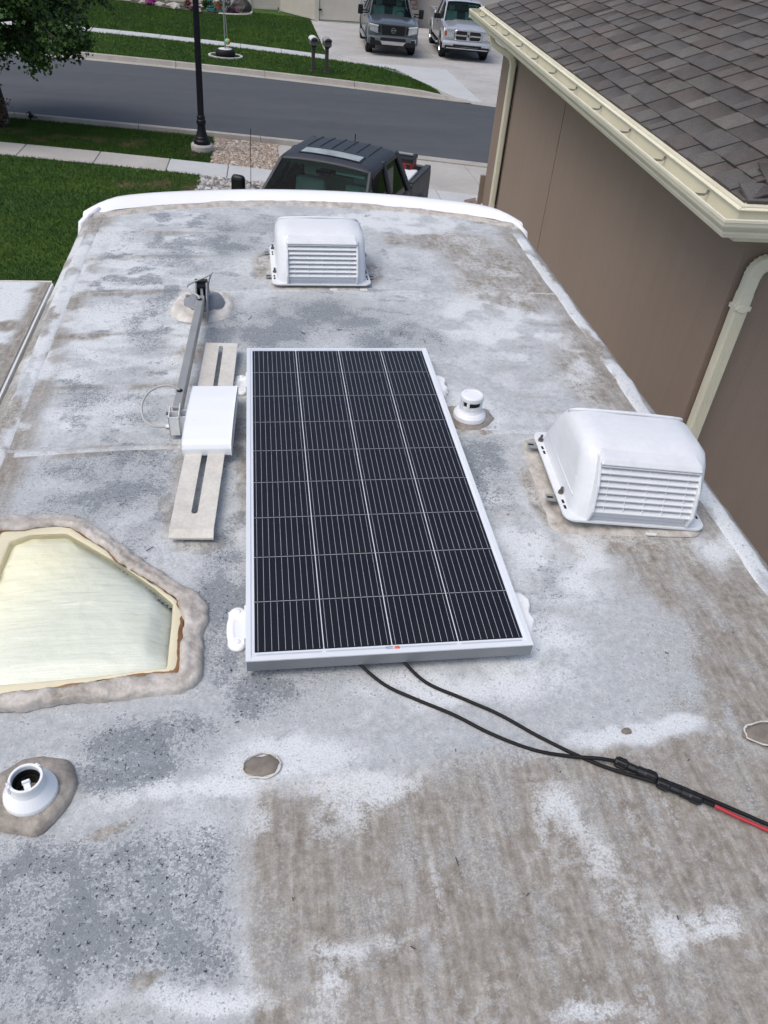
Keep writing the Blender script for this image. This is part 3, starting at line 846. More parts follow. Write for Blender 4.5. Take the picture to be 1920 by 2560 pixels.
yk.build('yoke', M['grey_plastic'], AN, AO, bevel=(.002, 1))
yi = MB()
yi.box((-.520, 1.925, .08), (.034, .01, .09)); yi.box((-.520, 1.905, .118), (.034, .03, .008))
yi.build('yoke_inside', M['black'], AN, AO)
MB().box((-.5195, 1.905, .09), (.010, .014, .04)).build('lift_screw', M['alu'], AN, AO)
MB().tube([(-.545, 1.93, .128), (-.495, 1.93, .128)], .009, 10).build('pivot_pin', M['black'], AN, AO)
def bar(p, q, w, h):
    p, q = Vector(p), Vector(q)
    d = (q - p).normalized(); s_ = d.cross(Vector((0, 0, 1))).normalized() * w / 2; u = s_.cross(d).normalized() * h / 2
    return [tuple(v) for v in (p - s_ - u, p + s_ - u, q + s_ - u, q - s_ - u, p - s_ + u, p + s_ + u, q + s_ + u, q - s_ + u)]
arm = MB().hexa(bar((-.520, 1.855, .082), (-.560, 1.035, .070), .027, .040))
arm.build('arm', M['antenna_metal'], AN, AO, bevel=(.0025, 2))
for p in ((-.5225, 1.815, .103), (-.5565, 1.133, .0935)):
    MB().lathe([(.0095, -.002), (.0095, .0010), (.006, .0016), (.0005, .0016)], 16, p).build('grommet', M['black'], AN, AO)
# slotted wing plates
def wing(p0, p1, hw, slot0, slot1, sw, z0, z1, lip):
    """long flat plate with a slot, from p0 (far end) to p1 (near end)"""
    p0, p1 = Vector((*p0, z0)), Vector((*p1, z1))
    d = (p1 - p0); L = d.length; d.normalize()
    s_ = Vector((d.y, -d.x, 0)).normalized() * -1
    def pt(t, o, dz=0): return tuple(p0 + d * (t * L) + s_ * o + Vector((0, 0, dz)))
    g = MB()
    th = .006
    def slab(t0, t1, o0, o1, r_=0, dz0=0, dz1=0):
        g.hexa([pt(t0, o0, dz0 - th), pt(t0, o1, dz0 - th), pt(t1, o1, dz1 - th), pt(t1, o0, dz1 - th), pt(t0, o0, dz0), pt(t0, o1, dz0), pt(t1, o1, dz1), pt(t1, o0, dz1)])
    slab(0, slot0, -hw, hw)
    slab(slot0, slot1, -hw, -sw); slab(slot0, slot1, sw, hw)
    slab(slot1, .955, -hw, hw)
    slab(.955, 1.0, -hw * (1.0), hw * 1.0, dz0=0, dz1=-lip)
    # rounded slot ends
    for t0, sg in ((slot0, 1), (slot1, -1)):
        for k in range(3):
            a0, a1 = R(90 * k / 3), R(90 * (k + 1) / 3)
            for side in (-1, 1):
                e = lambda a: (t0 + sg * (1 - math.sin(a)) * sw / L * 1.0, side * sw * math.cos(a))
                (ta, oa), (tb, ob) = e(a0), e(a1)
                vs = [pt(ta, oa, -th), pt(tb, ob, -th), pt(t0, ob, -th), pt(t0, oa, -th), pt(ta, oa, -.0002), pt(tb, ob, -.0002), pt(t0, ob, -.0002), pt(t0, oa, -.0002)]
                g.hexa(vs)
    return g
wing((-.434, 1.568), (-.455, 1.10), .0595, .05, .999 - .05, .008, .040, .040, 0).build('wing_plate', M['antenna_plate'], AN, AO)
wing((-.464, .90), (-.490, .478), .0600, .02, .80, .009, .038, .034, .016).build('wing_plate', M['antenna_plate'], AN, AO)
# white head box with a curved top
bx = MB()
ang = math.atan2(-.018, -.380)
def headf(u_, k):
    """u_: 0 far .. 1 near; k across"""
    return None
p0, p1 = Vector((-.4445, 1.194)), Vector((-.4612, .850))
def hp(u_, o, z):
    p = p0 + (p1 - p0) * u_
    return (p.x + o, p.y, z)
pr = [(-.02, .030), (-.02, .066), (0, .074), (.25, .083), (.5, .086), (.75, .083), (.93, .075), (.985, .068), (1.01, .055), (1.01, .030)]
V = []; F = []
for u_, z in pr:
    V += [hp(u_, -.0755, z), hp(u_, .0755, z)]
for i in range(len(pr) - 1):
    F.append((2 * i, 2 * i + 1, 2 * i + 3, 2 * i + 2))
F.append(tuple(2 * i for i in range(len(pr) - 1, -1, -1)))
F.append(tuple(2 * i + 1 for i in range(len(pr))))
F.append((0, 2 * len(pr) - 2, 2 * len(pr) - 1, 1))
MB().add(V, F).build('head_box', M['gloss_white'], AN, AO, bevel=(.003, 2))
lk = MB()
for s_ in (-1, 1):
    V = []; F = []
    for u_, z in pr[1:-1]:
        V += [hp(u_, s_ * .0762 - .0008, z - .006), hp(u_, s_ * .0762 + .0008, z - .006), hp(u_, s_ * .0762 - .0008, z - .0075), hp(u_, s_ * .0762 + .0008, z - .0075)]
    for i in range(len(pr) - 3):
        for a, b_ in ((0, 1), (1, 3), (3, 2), (2, 0)):
            F.append((4 * i + a, 4 * i + b_, 4 * i + 4 + b_, 4 * i + 4 + a))
    lk.add(V, F)
lk.build('lid_seam', M['grey_plastic'], AN, AO)
# extruded two-cell bracket between arm and head
bk = MB()
def shell(x0, x1, y, z0, z1, t_=.003, d=.052):
    for (a, b_, c, e) in ((x0, x0 + t_, z0, z1), (x1 - t_, x1, z0, z1), (x0, x1, z0, z0 + t_), (x0, x1, z1 - t_, z1)): pass
for (x0, x1, y0, y1, z0, z1) in ((-.584, -.581, .985, 1.055, .015, .085), (-.552, -.549, .985, 1.055, .015, .092), (-.584, -.549, .985, .988, .015, .082), (-.584, -.549, 1.022, 1.025, .015, .082), (-.549, -.515, .995, .998, .015, .078), (-.549, -.515, 1.035, 1.038, .015, .078)):
    bk.box(((x0 + x1) / 2, (y0 + y1) / 2, (z0 + z1) / 2), (x1 - x0, y1 - y0, z1 - z0))
bk.build('bracket', M['plastic2'], AN, AO)
for y in (1.0, 1.045):
    MB().tube([(-.596, y, .06 if y > 1.02 else .035), (-.58, y, .06 if y > 1.02 else .035)], .0055, 8).build('thumb_screw', M['bolt'], AN, AO)
lp = smooth_path([(-.556, 1.134, .094), (-.59, 1.142, .107), (-.63, 1.142, .10), (-.662, 1.122, .085), (-.676, 1.085, .066), (-.668, 1.035, .05), (-.64, 1.004, .042), (-.605, .998, .040), (-.588, .999, .040)], 6)
MB().tube(lp, .0038, 8).build('coax_cable', M['cable_grey'], AN, AO, smooth=True)
MB().tube([(-.596, .999, .040), (-.585, .999, .040), (-.581, 1.0, .040), (-.55, 1.005, .040), (-.535, 1.007, .040)], [.006, .006, .010, .011, .012], 10).build('coax_boot', M['plastic2'], AN, AO, smooth=True)
lp = smooth_path([(-.5225, 1.815, .1035), (-.535, 1.83, .115), (-.565, 1.855, .118), (-.574, 1.885, .125), (-.55, 1.915, .130), (-.51, 1.935, .140), (-.482, 1.945, .152), (-.474, 1.95, .158), (-.482, 1.95, .146), (-.495, 1.955, .10), (-.492, 1.965, .055)], 6)
MB().tube(lp, .0036, 8).build('coax_cable', M['cable_grey'], AN, AO, smooth=True)

# ================================================================== plumbing vents
def slot_cap(x, y):
    t = empty('plumbing_vent', (x, y, ZR), R(20), 'small white capped vent with dark slots beside the solar panel', 'vent')
    pts = [(-.085, .10), (-.02, .09), (.06, .07), (.098, .02), (.09, -.03), (.04, -.062), (-.01, -.072), (-.06, -.06), (-.095, .0), (-.10, .06)]
    link('sealant_pad', pad_mesh('sealant_pad', pts, (0, .01), .012, M['sealant_dk'], 15, 12, nz=.6, edge=.25), t, (0, .01, 0))
    MB().lathe([(.056, .008), (.058, .014), (.056, .026), (.047, .036), (.042, .038), (.038, .046), (.0375, .062), (.030, .062), (.030, .03)], 36, caps=False).build('collar', M['plastic'], t, smooth=False)
    g = MB()
    n = 36
    # cap ring above the slots and solid skirt on the far side
    g.lathe([(.0385, .082), (.0400, .086), (.0395, .096), (.036, .100), (.028, .101), (.0275, .0995), (.0005, .0995)], n)
    g.build('cap', M['plastic'], t)
    MB().lathe([(.031, .04), (.031, .083)], n).build('inside', M['hole'], t)
    for a, wd in ((-140, .010), (-10, .070), (75, .040), (150, .030), (-178, .006)):
        V = []; F = []
        m_ = 5
        hw = wd / .0395 / 2
        for k in range(m_):
            q = R(a) - hw + 2 * hw * k / (m_ - 1)
            for r_, z in ((.033, .055), (.0395, .055), (.0395, .090), (.033, .090)):
                V.append((r_ * math.cos(q), r_ * math.sin(q), z))
        for k in range(m_ - 1):
            for e in range(4):
                F.append((4 * k + e, 4 * k + (e + 1) % 4, 4 * k + 4 + (e + 1) % 4, 4 * k + 4 + e))
        F += [(3, 2, 1, 0), (4 * m_ - 4, 4 * m_ - 3, 4 * m_ - 2, 4 * m_ - 1)]
        MB().add(V, F).build('post', M['plastic'], t)
slot_cap(.427, 1.082)
OV = empty('plumbing_vent', (-.757, -.262, ZR), 0, 'white open plumbing vent whose cap is missing, on a grimy sealant pad', 'vent')
pts = [(-.86, -.24), (-.832, -.204), (-.794, -.174), (-.751, -.17), (-.704, -.183), (-.69, -.197), (-.677, -.234), (-.675, -.258), (-.681, -.281), (-.712, -.328), (-.724, -.341), (-.746, -.345), (-.783, -.335), (-.82, -.325), (-.855, -.29)]
link('sealant_pad', pad_mesh('sealant_pad', pts, (-.757, -.262), .016, M['sealant_dk'], 19, 20, nz=.35, edge=.25), OV)
MB().lathe([(.0505, .010), (.0512, .018), (.0500, .024), (.041, .036), (.0345, .044), (.0325, .052), (.0322, .066), (.0315, .068), (.0275, .068), (.0265, .066), (.0265, .012)], 40, caps=False).build('collar', M['gloss_white'], OV, smooth=False)
MB().lathe([(.0262, .012), (.0262, .056)], 30, caps=False).build('pipe', M['hole'], OV)
MB().lathe([(.0262, .0125), (.0005, .0125)], 30, caps=False).build('pipe_bottom', M['hole'], OV)
MB().lathe([(.0215, .012), (.0215, .042), (.0235, .042), (.0235, .012)], 30, caps=False).build('inner_pipe', M['black'], OV)
for a, l in ((-68, 0), (-150, 1), (55, 2)):
    g = MB()
    q = R(a); Mx = Matrix.Rotation(q, 4, 'Z')
    if l == 0:
        g.hexa([tuple(Mx @ Vector(v)) for v in [(.012, -.006, .060), (.0275, -.006, .060), (.0275, .006, .060), (.012, .006, .060), (.010, -.006, .074), (.0265, -.006, .068), (.0265, .006, .068), (.010, .006, .074)]])
        g.hexa([tuple(Mx @ Vector(v)) for v in [(.0115, -.008, .068), (.016, -.008, .068), (.016, .008, .068), (.0115, .008, .068), (.0105, -.007, .077), (.016, -.007, .077), (.016, .007, .077), (.0105, .007, .077)]])
    else:
        g.hexa([tuple(Mx @ Vector(v)) for v in [(.030, -.006, .055), (.037, -.006, .050), (.037, .006, .050), (.030, .006, .055), (.029, -.006, .072), (.034, -.006, .074 if l == 1 else .070), (.034, .006, .070), (.029, .006, .070)]])
    g.build('snap_tab', M['gloss_white'], OV, bevel=(.0008, 1))

# ================================================================== skylight
SK = empty('skylight', (-.745, .28, ZR), 0, 'five-sided skylight with pale foil inside a thick beige bead of sealant', 'skylight')
KO = (.745, -.28, 0)
out_ = [(-1.015, .597), (-.977, .612), (-.895, .615), (-.823, .608), (-.782, .586), (-.714, .516), (-.644, .443), (-.578, .378), (-.514, .316), (-.453, .273), (-.432, .234), (-.434, .191), (-.447, .136), (-.44, .063), (-.441, .017), (-.457, -.022), (-.483, -.039), (-.575, -.034), (-.674, -.041), (-.74, -.042), (-.803, -.049), (-.867, -.05), (-1.00, -.055), (-1.045, -.03), (-1.06, .1), (-1.06, .45), (-1.045, .56)]
inn_ = [(-1.003, .544), (-.943, .548), (-.865, .563), (-.818, .551), (-.77, .506), (-.705, .446), (-.676, .402), (-.615, .351), (-.551, .296), (-.509, .249), (-.495, .206), (-.495, .115), (-.494, .019), (-.546, .021), (-.681, .007), (-.779, -.005), (-.876, -.012), (-.985, -.014), (-1.005, .1), (-1.01, .45)]
fil_ = [(-.965, .499), (-.918, .524), (-.826, .525), (-.765, .474), (-.658, .383), (-.571, .297), (-.520, .237), (-.519, .166), (-.519, .032), (-.683, .018), (-.88, .010), (-.965, .012), (-.975, .2)]
CK = (-.745, .26)
fo, fi, ff = polar(out_, CK), polar(inn_, CK), polar(fil_, CK)
NS = 260
def ring(fa, fb, prof_, mat, name, wob_a=0, wob_b=0, seed=0, smooth=True, nz=0):
    V = []; F = []
    m_ = len(prof_)
    for i in range(NS):
        th = -math.pi + 2 * math.pi * i / NS
        cx, cy = math.cos(th) * 2.2, math.sin(th) * 2.2
        a = fa(th) * (1 + wob_a * (fsn(cx * 4, cy * 4, seed) - .5))
        b_ = fb(th) * (1 + wob_b * (fsn(cx * 4, cy * 4, seed + 3) - .5))
        for k, (s_, z) in enumerate(prof_):
            r_ = a + (b_ - a) * s_
            zz = z * (1 + nz * (fsn(cx * 9 + s_ * 2, cy * 9 + s_ * 7, seed + 6) - .5))
            V.append((CK[0] + math.cos(th) * r_, CK[1] + math.sin(th) * r_, zz))
    for i in range(NS):
        j = (i + 1) % NS
        for k in range(m_ - 1):
            F.append((i * m_ + k, j * m_ + k, j * m_ + k + 1, i * m_ + k + 1))
    return link(name, np_mesh(name, V, F, mat, smooth), SK, KO)
ring(fo, fi, [(0, -.004), (.02, .006), (.10, .013), (.25, .018), (.4, .016), (.55, .020), (.7, .0215), (.85, .019), (.95, .015), (1.0, .009)], M['sealant'], 'sealant_bead', .07, .09, 2, nz=.9)
M['amber'] = pm('amber_glue_line', (.17, .07, .025), .35, var=.3, scale=12, base2=(.34, .19, .08))
M['cream'] = pm('cream_flange', (.72, .66, .47), .4, var=.08, scale=8)
ring(lambda t: fi(t) * 1.01, lambda t: fi(t) * .982, [(0, .008), (.5, .0095), (1, .0105)], M['amber'], 'glue_line', 0, .09, 4)
ring(lambda t: fi(t) * .985, lambda t: ff(t) * .985, [(0, .0085), (.35, .0105), (.8, .0115), (1, .010), (1.03, .004), (1.05, -.006)], M['cream'], 'flange', .04, .0, 6)
def film_mat():
    m, nt, bs = _mat('foil_film')
    tc = nt.nodes.new('ShaderNodeTexCoord'); tc.name = 'TC'
    sp = nt.nodes.new('ShaderNodeSeparateXYZ'); nt.links.new(tc.outputs['Object'], sp.inputs[0])
    n1 = noise(nt, 5, 3)
    # yellower near the top left of the sheet
    yel = rng(nt, mth(nt, 'ADD', mth(nt, 'SUBTRACT', sp.outputs[1], mth(nt, 'MULTIPLY', sp.outputs[0], .9)), mth(nt, 'MULTIPLY', n1, .25)), .95, 1.5)
    col = mixc(nt, yel, (.76, .81, .76), (.93, .92, .74))
    nt.links.new(col, bs.inputs['Base Color'])
    bs.inputs['Roughness'].default_value = .38
    bs.inputs['Specular IOR Level'].default_value = .6
    mp = nt.nodes.new('ShaderNodeMapping'); mp.inputs['Scale'].default_value = (5, 46, 1); mp.inputs['Rotation'].default_value = (0, 0, R(5))
    nt.links.new(tc.outputs['Object'], mp.inputs[0])
    st = noise(nt, 1.0, 3, .5, mp.outputs[0])
    wr = noise(nt, 38, 5, .6)
    bump(nt, bs, mth(nt, 'ADD', st, mth(nt, 'MULTIPLY', wr, .5)), .55, .010)
    return m
M['film'] = film_mat()
V = []; F = []
RG = 30
for i in range(NS):
    th = -math.pi + 2 * math.pi * i / NS
    for k in range(RG):
        t = k / (RG - 1)
        r_ = ff(th) * t * .99
        x, y = CK[0] + math.cos(th) * r_, CK[1] + math.sin(th) * r_
        z = -.004 + .016 * (1 - t ** 2.2)
        z += .006 * (fsn(x * 14, y * 50, 77) - .5) + .004 * (fsn(x * 40, y * 40, 78) - .5)
        # the sheet sags away from the right-hand side
        z -= .016 * float(sstep(-.585, -.53, x)) * float(sstep(.0, .12, y))
        V.append((x, y, z))
for i in range(NS):
    j = (i + 1) % NS
    for k in range(RG - 1):
        F.append((i * RG + k, i * RG + k + 1, j * RG + k + 1, j * RG + k))
link('foil_film', np_mesh('foil_film', V, F, M['film'], True), SK, KO)
V = []; F = []
for i in range(NS):
    th = -math.pi + 2 * math.pi * i / NS
    for k in range(12):
        t = k / 11
        r_ = ff(th) * t * 1.0
        V.append((CK[0] + math.cos(th) * r_, CK[1] + math.sin(th) * r_, .010 + .030 * (1 - t ** 4) ** .7))
for i in range(NS):
    j = (i + 1) % NS
    for k in range(11):
        F.append((i * 12 + k, i * 12 + k + 1, j * 12 + k + 1, j * 12 + k))
link('dome', np_mesh('dome', V, F, glass_mat('clear_dome', (.985, .99, .97), .0, .12), True), SK, KO)
# ================================================================== brown house on the right
HA = -R(2.4635)
H = empty('stucco_house', (1.961, 2.398, gz(2, 2.4)), HA, 'brown stucco house with grey shingle roof and cream gutters right beside the trailer', 'house')
HZ = 3.86 - gz(2, 2.4)          # gutter lip height in house coordinates
def stucco_mat():
    m, nt, bs = _mat('brown_stucco')
    n1 = noise(nt, .9, 5); n2 = noise(nt, 120, 4, .7)
    tc = nt.nodes['TC']
    mp = nt.nodes.new('ShaderNodeMapping'); mp.inputs['Scale'].default_value = (10, 10, .7)
    nt.links.new(tc.outputs['Object'], mp.inputs[0])
    st = noise(nt, 1.0, 4, .6, mp.outputs[0])
    c = ramp(nt, mth(nt, 'ADD', mth(nt, 'MULTIPLY', n1, .5), mth(nt, 'MULTIPLY', st, .5)), [(.3, (.248, .184, .142)), (.7, (.312, .238, .186))])
    c = mixc(nt, .35, c, ramp(nt, n2, [(.3, (.185, .138, .105)), (.7, (.375, .285, .225))]))
    nt.links.new(c, bs.inputs['Base Color'])
    bs.inputs['Roughness'].default_value = .85
    bump(nt, bs, n2, .5, .006)
    return m
M['stucco'] = stucco_mat()
M['gutter'] = pm('cream_gutter', (.72, .69, .54), .38, var=.05, scale=4, fine=.03)
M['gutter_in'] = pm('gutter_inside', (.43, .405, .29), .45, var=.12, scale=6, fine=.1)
M['hanger'] = pm('zinc_hanger', (.24, .23, .21), .4, metal=.5, var=.1)
WZ = HZ - .10
wl = MB(); wl.box((.55, 3.595, WZ / 2 - .3), (.30, 6.39, WZ + .6)); wl.build('side_wall', M['stucco'], H)
wl = MB(); wl.box((4.5, .55, WZ / 2 - .3), (7.598, .30, WZ + .6)); wl.build('near_wall', M['stucco'], H)
wl = MB(); wl.box((4.5, 6.64, WZ / 2 - .3), (7.598, .30, WZ + .602)); wl.build('front_wall', M['stucco'], H)
MB().box((8.15, 3.59, WZ / 2 - .3), (.30, 5.79, WZ + .598)).build('back_wall', M['stucco'], H)
# soffit and fascia
sf = MB()
sf.box((.275, 3.62, HZ - .135), (.25, 7.0, .02)); sf.box((4.5, .275, HZ - .136), (8.2, .25, .02)); sf.box((4.5, 6.97, HZ - .137), (8.2, .35, .02))
sf.build('soffit', M['gutter'], H)
fa = MB()
fa.box((.155, 3.66, HZ - .06), (.02, 7.04, .165)); fa.box((4.5, .155, HZ - .0605), (8.67, .02, .165)); fa.box((4.5, 7.17, HZ - .061), (8.67, .02, .165))
fa.build('fascia', M['gutter'], H)
# K-style gutters (outline across the gutter: offset inwards, height)
KP = [(.0, .0), (.012, .0), (.012, -.012), (.004, -.014), (.004, -.030), (.012, -.045), (.030, -.062), (.030, -.075), (.042, -.098), (.125, -.098), (.143, -.095), (.143, .022), (.139, .022), (.139, -.092), (.044, -.094), (.034, -.076), (.034, -.060), (.016, -.044), (.008, -.030), (.008, -.016), (-.002, -.014)]
LO = [(-.0, .0), (-.0, -.014), (.002, -.030), (.010, -.046), (.027, -.064), (.028, -.078), (.040, -.100), (.143, -.100)]
def gutter_run(axis):
    V = []; F = []
    outer = [(0, 0), (-.001, -.013), (.002, -.016), (.004, -.034), (.014, -.050), (.027, -.066), (.028, -.078), (.036, -.098), (.144, -.098)]
    inner = [(.143, .004), (.140, -.092), (.045, -.092), (.034, -.078), (.032, -.064), (.020, -.050), (.010, -.034), (.008, -.014), (.014, -.011), (.014, .001)]
    P = outer + inner
    n = len(P)
    ends = ((0, 7.2) if axis == 'y' else (0, 8.8))
    for e, L in enumerate(ends):
        for o, z in P:
            d = (o if e == 0 else L)     # mitred at the near corner
            V.append((o, d, HZ + z) if axis == 'y' else (d, o, HZ + z))
    for i in range(n):
        j = (i + 1) % n
        F.append((i, j, n + j, n + i) if axis == 'y' else (i, n + i, n + j, j))
    if axis == 'y': F.append(tuple(n + i for i in range(n)))
    g = MB().add(V, F)
    return g
GT = gutter_run('y').build('gutter', M['gutter'], H)
GT2 = gutter_run('x').build('gutter', M['gutter'], H)
# lining so that the trough reads darker than its lips
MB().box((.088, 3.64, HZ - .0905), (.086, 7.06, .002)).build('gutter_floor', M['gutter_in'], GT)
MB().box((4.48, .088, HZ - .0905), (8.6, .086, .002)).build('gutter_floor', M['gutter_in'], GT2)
MB().box((.075, 7.198, HZ - .046), (.135, .004, .09)).build('end_cap', M['gutter'], GT)
MB().box((.075, 7.19, HZ + .002), (.14, .012, .006)).build('end_cap_lip', M['gutter'], GT)
# drip edge flashing
de = MB()
de.hexa([(.128, .128, HZ + .006), (.150, .15, HZ + .006), (.150, 7.25, HZ + .006), (.128, 7.25, HZ + .006), (.128, .128, HZ + .010), (.185, .185, HZ + .030), (.185, 7.25, HZ + .030), (.128, 7.25, HZ + .010)])
de.build('drip_edge', M['gutter'], H)
de = MB()
de.hexa([(.130, .128, HZ + .006), (8.8, .128, HZ + .006), (8.8, .15, HZ + .006), (.152, .15, HZ + .006), (.130, .128, HZ + .010), (8.8, .128, HZ + .010), (8.8, .185, HZ + .030), (.187, .185, HZ + .030)])
de.build('drip_edge', M['gutter'], H)
hm = MB().tube([(.010, 0, -.012), (.030, 0, -.030), (.118, 0, -.034), (.130, 0, -.026), (.134, 0, -.010)], .0065, 6).mesh('hanger', M['hanger'])
for i in range(11):
    link('hanger', hm, GT, (0, .50 + .635 * i, HZ))
for i in range(8):
    link('hanger', hm, GT2, (.95 + .8 * i, 0, HZ), (0, 0, R(90))).scale = (1, -1, 1)
# leaf litter caught in the corner of the gutter
lf = MB()
rr = random.Random(3)
for k in range(22):
    x, y = .06 + rr.random() * .12, .05 + rr.random() * .10
    lf.box((x, y, HZ - .075 + rr.random() * .03), (.012 + .02 * rr.random(), .008, .004), rx=rr.random(), ry=rr.random(), rz=rr.random() * 3)
o = lf.build('gutter_litter', pm('dry_leaves', (.42, .37, .34), .8, var=.4, scale=40), GT)
o['kind'] = 'stuff'
# downspouts: rectangular pipe with corrugated elbows
def rect_pipe(path, wx, wy, name, mat=None):
    """sweep a rounded rectangle along a path (local frame kept upright)"""
    P = [Vector(p) for p in path]
    g = MB(); V = []; F = []
    o = rrect(wx / 2, wy / 2, min(wx, wy) * .18, 2)
    n = len(o)
    for i, p in enumerate(P):
        t = (P[min(i + 1, len(P) - 1)] - P[max(i - 1, 0)]).normalized()
        u = PIPE_U
        v = t.cross(u).normalized()
        for a, b_ in o:
            V.append(tuple(p + u * a + v * b_))
    for i in range(len(P) - 1):
        for k in range(n):
            F.append((i * n + k, i * n + (k + 1) % n, (i + 1) * n + (k + 1) % n, (i + 1) * n + k))
    F.append(tuple(range(n - 1, -1, -1))); F.append(tuple((len(P) - 1) * n + k for k in range(n)))
    return g.add(V, F)
def arc(p, q, r, k=8):
    """quarter bend points between two straight runs meeting at corner q"""
    return p
def elbow(a, c, b_, r=.09, k=9):
    a, c, b_ = Vector(a), Vector(c), Vector(b_)
    d0 = (a - c).normalized(); d1 = (b_ - c).normalized()
    s_, e = c + d0 * r, c + d1 * r
    return [(1 - t) ** 2 * s_ + 2 * t * (1 - t) * c + t * t * e for t in [i / k for i in range(k + 1)]]
def crimp(pts, pipe_w):
    pass
# far one, on the long wall
PIPE_U = Vector((0, 1, 0))
path = [Vector((.075, 6.16, HZ - .09))] + elbow((.075, 6.16, HZ), (.085, 6.15, HZ - .19), (.345, 6.06, HZ - .30), .07) + elbow((.085, 6.15, HZ - .19), (.345, 6.04, HZ - .31), (.345, 6.03, HZ - 1), .08) + [Vector((.345, 6.03, HZ - 1.5)), Vector((.345, 6.03, .05))]
D1 = rect_pipe(path, .080, .060, 'downspout').build('downspout', M['gutter'], H)
MB().box((.37, 6.03, HZ - 1.9), (.05, .095, .03)).build('strap', M['gutter'], D1)
# crimp rings on the bends
def rings_on(pts, w1, w2, parent, step=1):
    for i in range(1, len(pts) - 1, step):
        p = Vector(pts[i]); t = (Vector(pts[i + 1]) - Vector(pts[i - 1])).normalized()
        g = rect_pipe([p - t * .003, p + t * .003], w1, w2, 'r')
        g.build('crimp', M['gutter'], parent)
rings_on(elbow((.085, 6.15, HZ - .19), (.345, 6.04, HZ - .31), (.345, 6.03, HZ - 1), .08), .086, .066, D1, 2)
rings_on(elbow((.075, 6.16, HZ), (.085, 6.15, HZ - .19), (.345, 6.06, HZ - .30), .07), .086, .066, D1, 2)
MB().box((.378, 5.975, (HZ - .35) / 2), (.012, .016, HZ - .4)).build('pipe_shade_strip', M['black'], D1)  # black strip standing in for the shade between pipe and wall
# near one, on the wall facing the camera
PIPE_U = Vector((1, 0, 0))
cz = HZ - .335
PIPE_U = Vector((0, 1, 0))
path = [Vector((1.1, .345, cz + .03)), Vector((.62, .345, cz + .005))] + elbow((.62, .345, cz + .005), (.470, .345, cz), (.465, .345, cz - .5), .085, 10) + [Vector((.465, .345, cz - .20))]
D2 = rect_pipe(path, .062, .080, 'downspout').build('downspout', M['gutter'], H)
rings_on(elbow((.62, .345, cz + .005), (.470, .345, cz), (.465, .345, cz - .5), .085, 14), .068, .086, D2, 2)
g = rect_pipe([Vector((.465, .345, cz - .18)), Vector((.465, .345, .05))], .066, .086, 'downspout').build('pipe_run', M['gutter'], D2)
rb_ = MB()
for k in range(5):
    rb_.box((.465 - .028 + .014 * k, .3105, (cz - .2) / 2), (.004, .004, cz - .30))
rb_.build('pipe_rib', M['gutter'], D2)
MB().prism_y([(.418, cz - .262), (.438, cz - .245), (.465, cz - .238), (.492, cz - .245), (.512, cz - .262), (.492, cz - .280), (.465, cz - .288), (.438, cz - .280)], .304, .312).build('strap', M['gutter'], D2, bevel=(.003, 1))
MB().box((.465, .3445, cz - .262), (.100, .072, .026)).build('strap_band', M['gutter'], D2)

# shingles: laminated tabs laid in courses, each tab its own piece
def shingle_mat():
    m, nt, bs = _mat('asphalt_shingle')
    t = attr(nt, 'tint')
    g = noise(nt, 210, 4, .85)
    n2 = noise(nt, 14, 4)
    c = mixc(nt, 1.0, t, ramp(nt, g, [(.3, (.40, .40, .40)), (.5, (1, 1, 1)), (.68, (1.9, 1.9, 1.9))]), 'MULTIPLY')
    c = mixc(nt, .5, c, ramp(nt, n2, [(.3, (.75, .75, .75)), (.7, (1.2, 1.2, 1.2))]), 'MULTIPLY')
    nt.links.new(c, bs.inputs['Base Color'])
    bs.inputs['Roughness'].default_value = .9
    bs.inputs['Specular IOR Level'].default_value = .25
    bump(nt, bs, g, .6, .003)
    return m
M['shingle'] = shingle_mat()
PIT = 5 / 12
CS, SN = 12 / 13, 5 / 13
EXPO = .165
C0 = .135                       # first course line above the eave
XE = .178
def roof_pt(plane, up, along, lift=0.0):
    """up: distance up the slope, along: distance along the eave"""
    if plane == 'side':
        return (XE + up * CS - lift * SN, along, HZ + .030 + up * SN + lift * CS)
    return (along, XE + up * CS - lift * SN, HZ + .030 + up * SN + lift * CS)
RF = MB()
apx = 3.60
RF.add([(XE, XE, HZ + .020), (XE, 7.28, HZ + .020), (XE + 3.58, 7.28 - 3.58, HZ + .02 + 3.58 * PIT), (XE + 3.58, XE + 3.58, HZ + .02 + 3.58 * PIT), (8.8, XE, HZ + .020), (8.8, 7.28, HZ + .02), (8.8 - 3.58, XE + 3.58, HZ + .02 + 3.58 * PIT)],
       [(0, 3, 2, 1), (0, 4, 6, 3), (1, 2, 6, 5), (4, 5, 6)])
me = RF.mesh('roof', M['shingle'])
set_col(me, 'tint', np.full((len(me.vertices), 3), .07))
ROOF = link('roof', me, H)
rr = random.Random(21)
tabs = []
def tint():
    k = rr.random()
    if k < .34: c = (.110, .095, .088)      # brown
    elif k < .66: c = (.102, .096, .092)    # grey
    elif k < .82: c = (.125, .116, .108)    # light
    else: c = (.088, .078, .073)
    s_ = .85 + .3 * rr.random()
    return tuple(q * s_ for q in c)
def add_tab(plane, c, a0, a1, thick, ex=.0):
    up0 = C0 - EXPO + EXPO * (c - 0) - ex
    if c == 0: up0 = -.004
    up1 = C0 + EXPO * c + .012
    tabs.append((plane, up0, up1, a0, a1, thick, tint(), c))
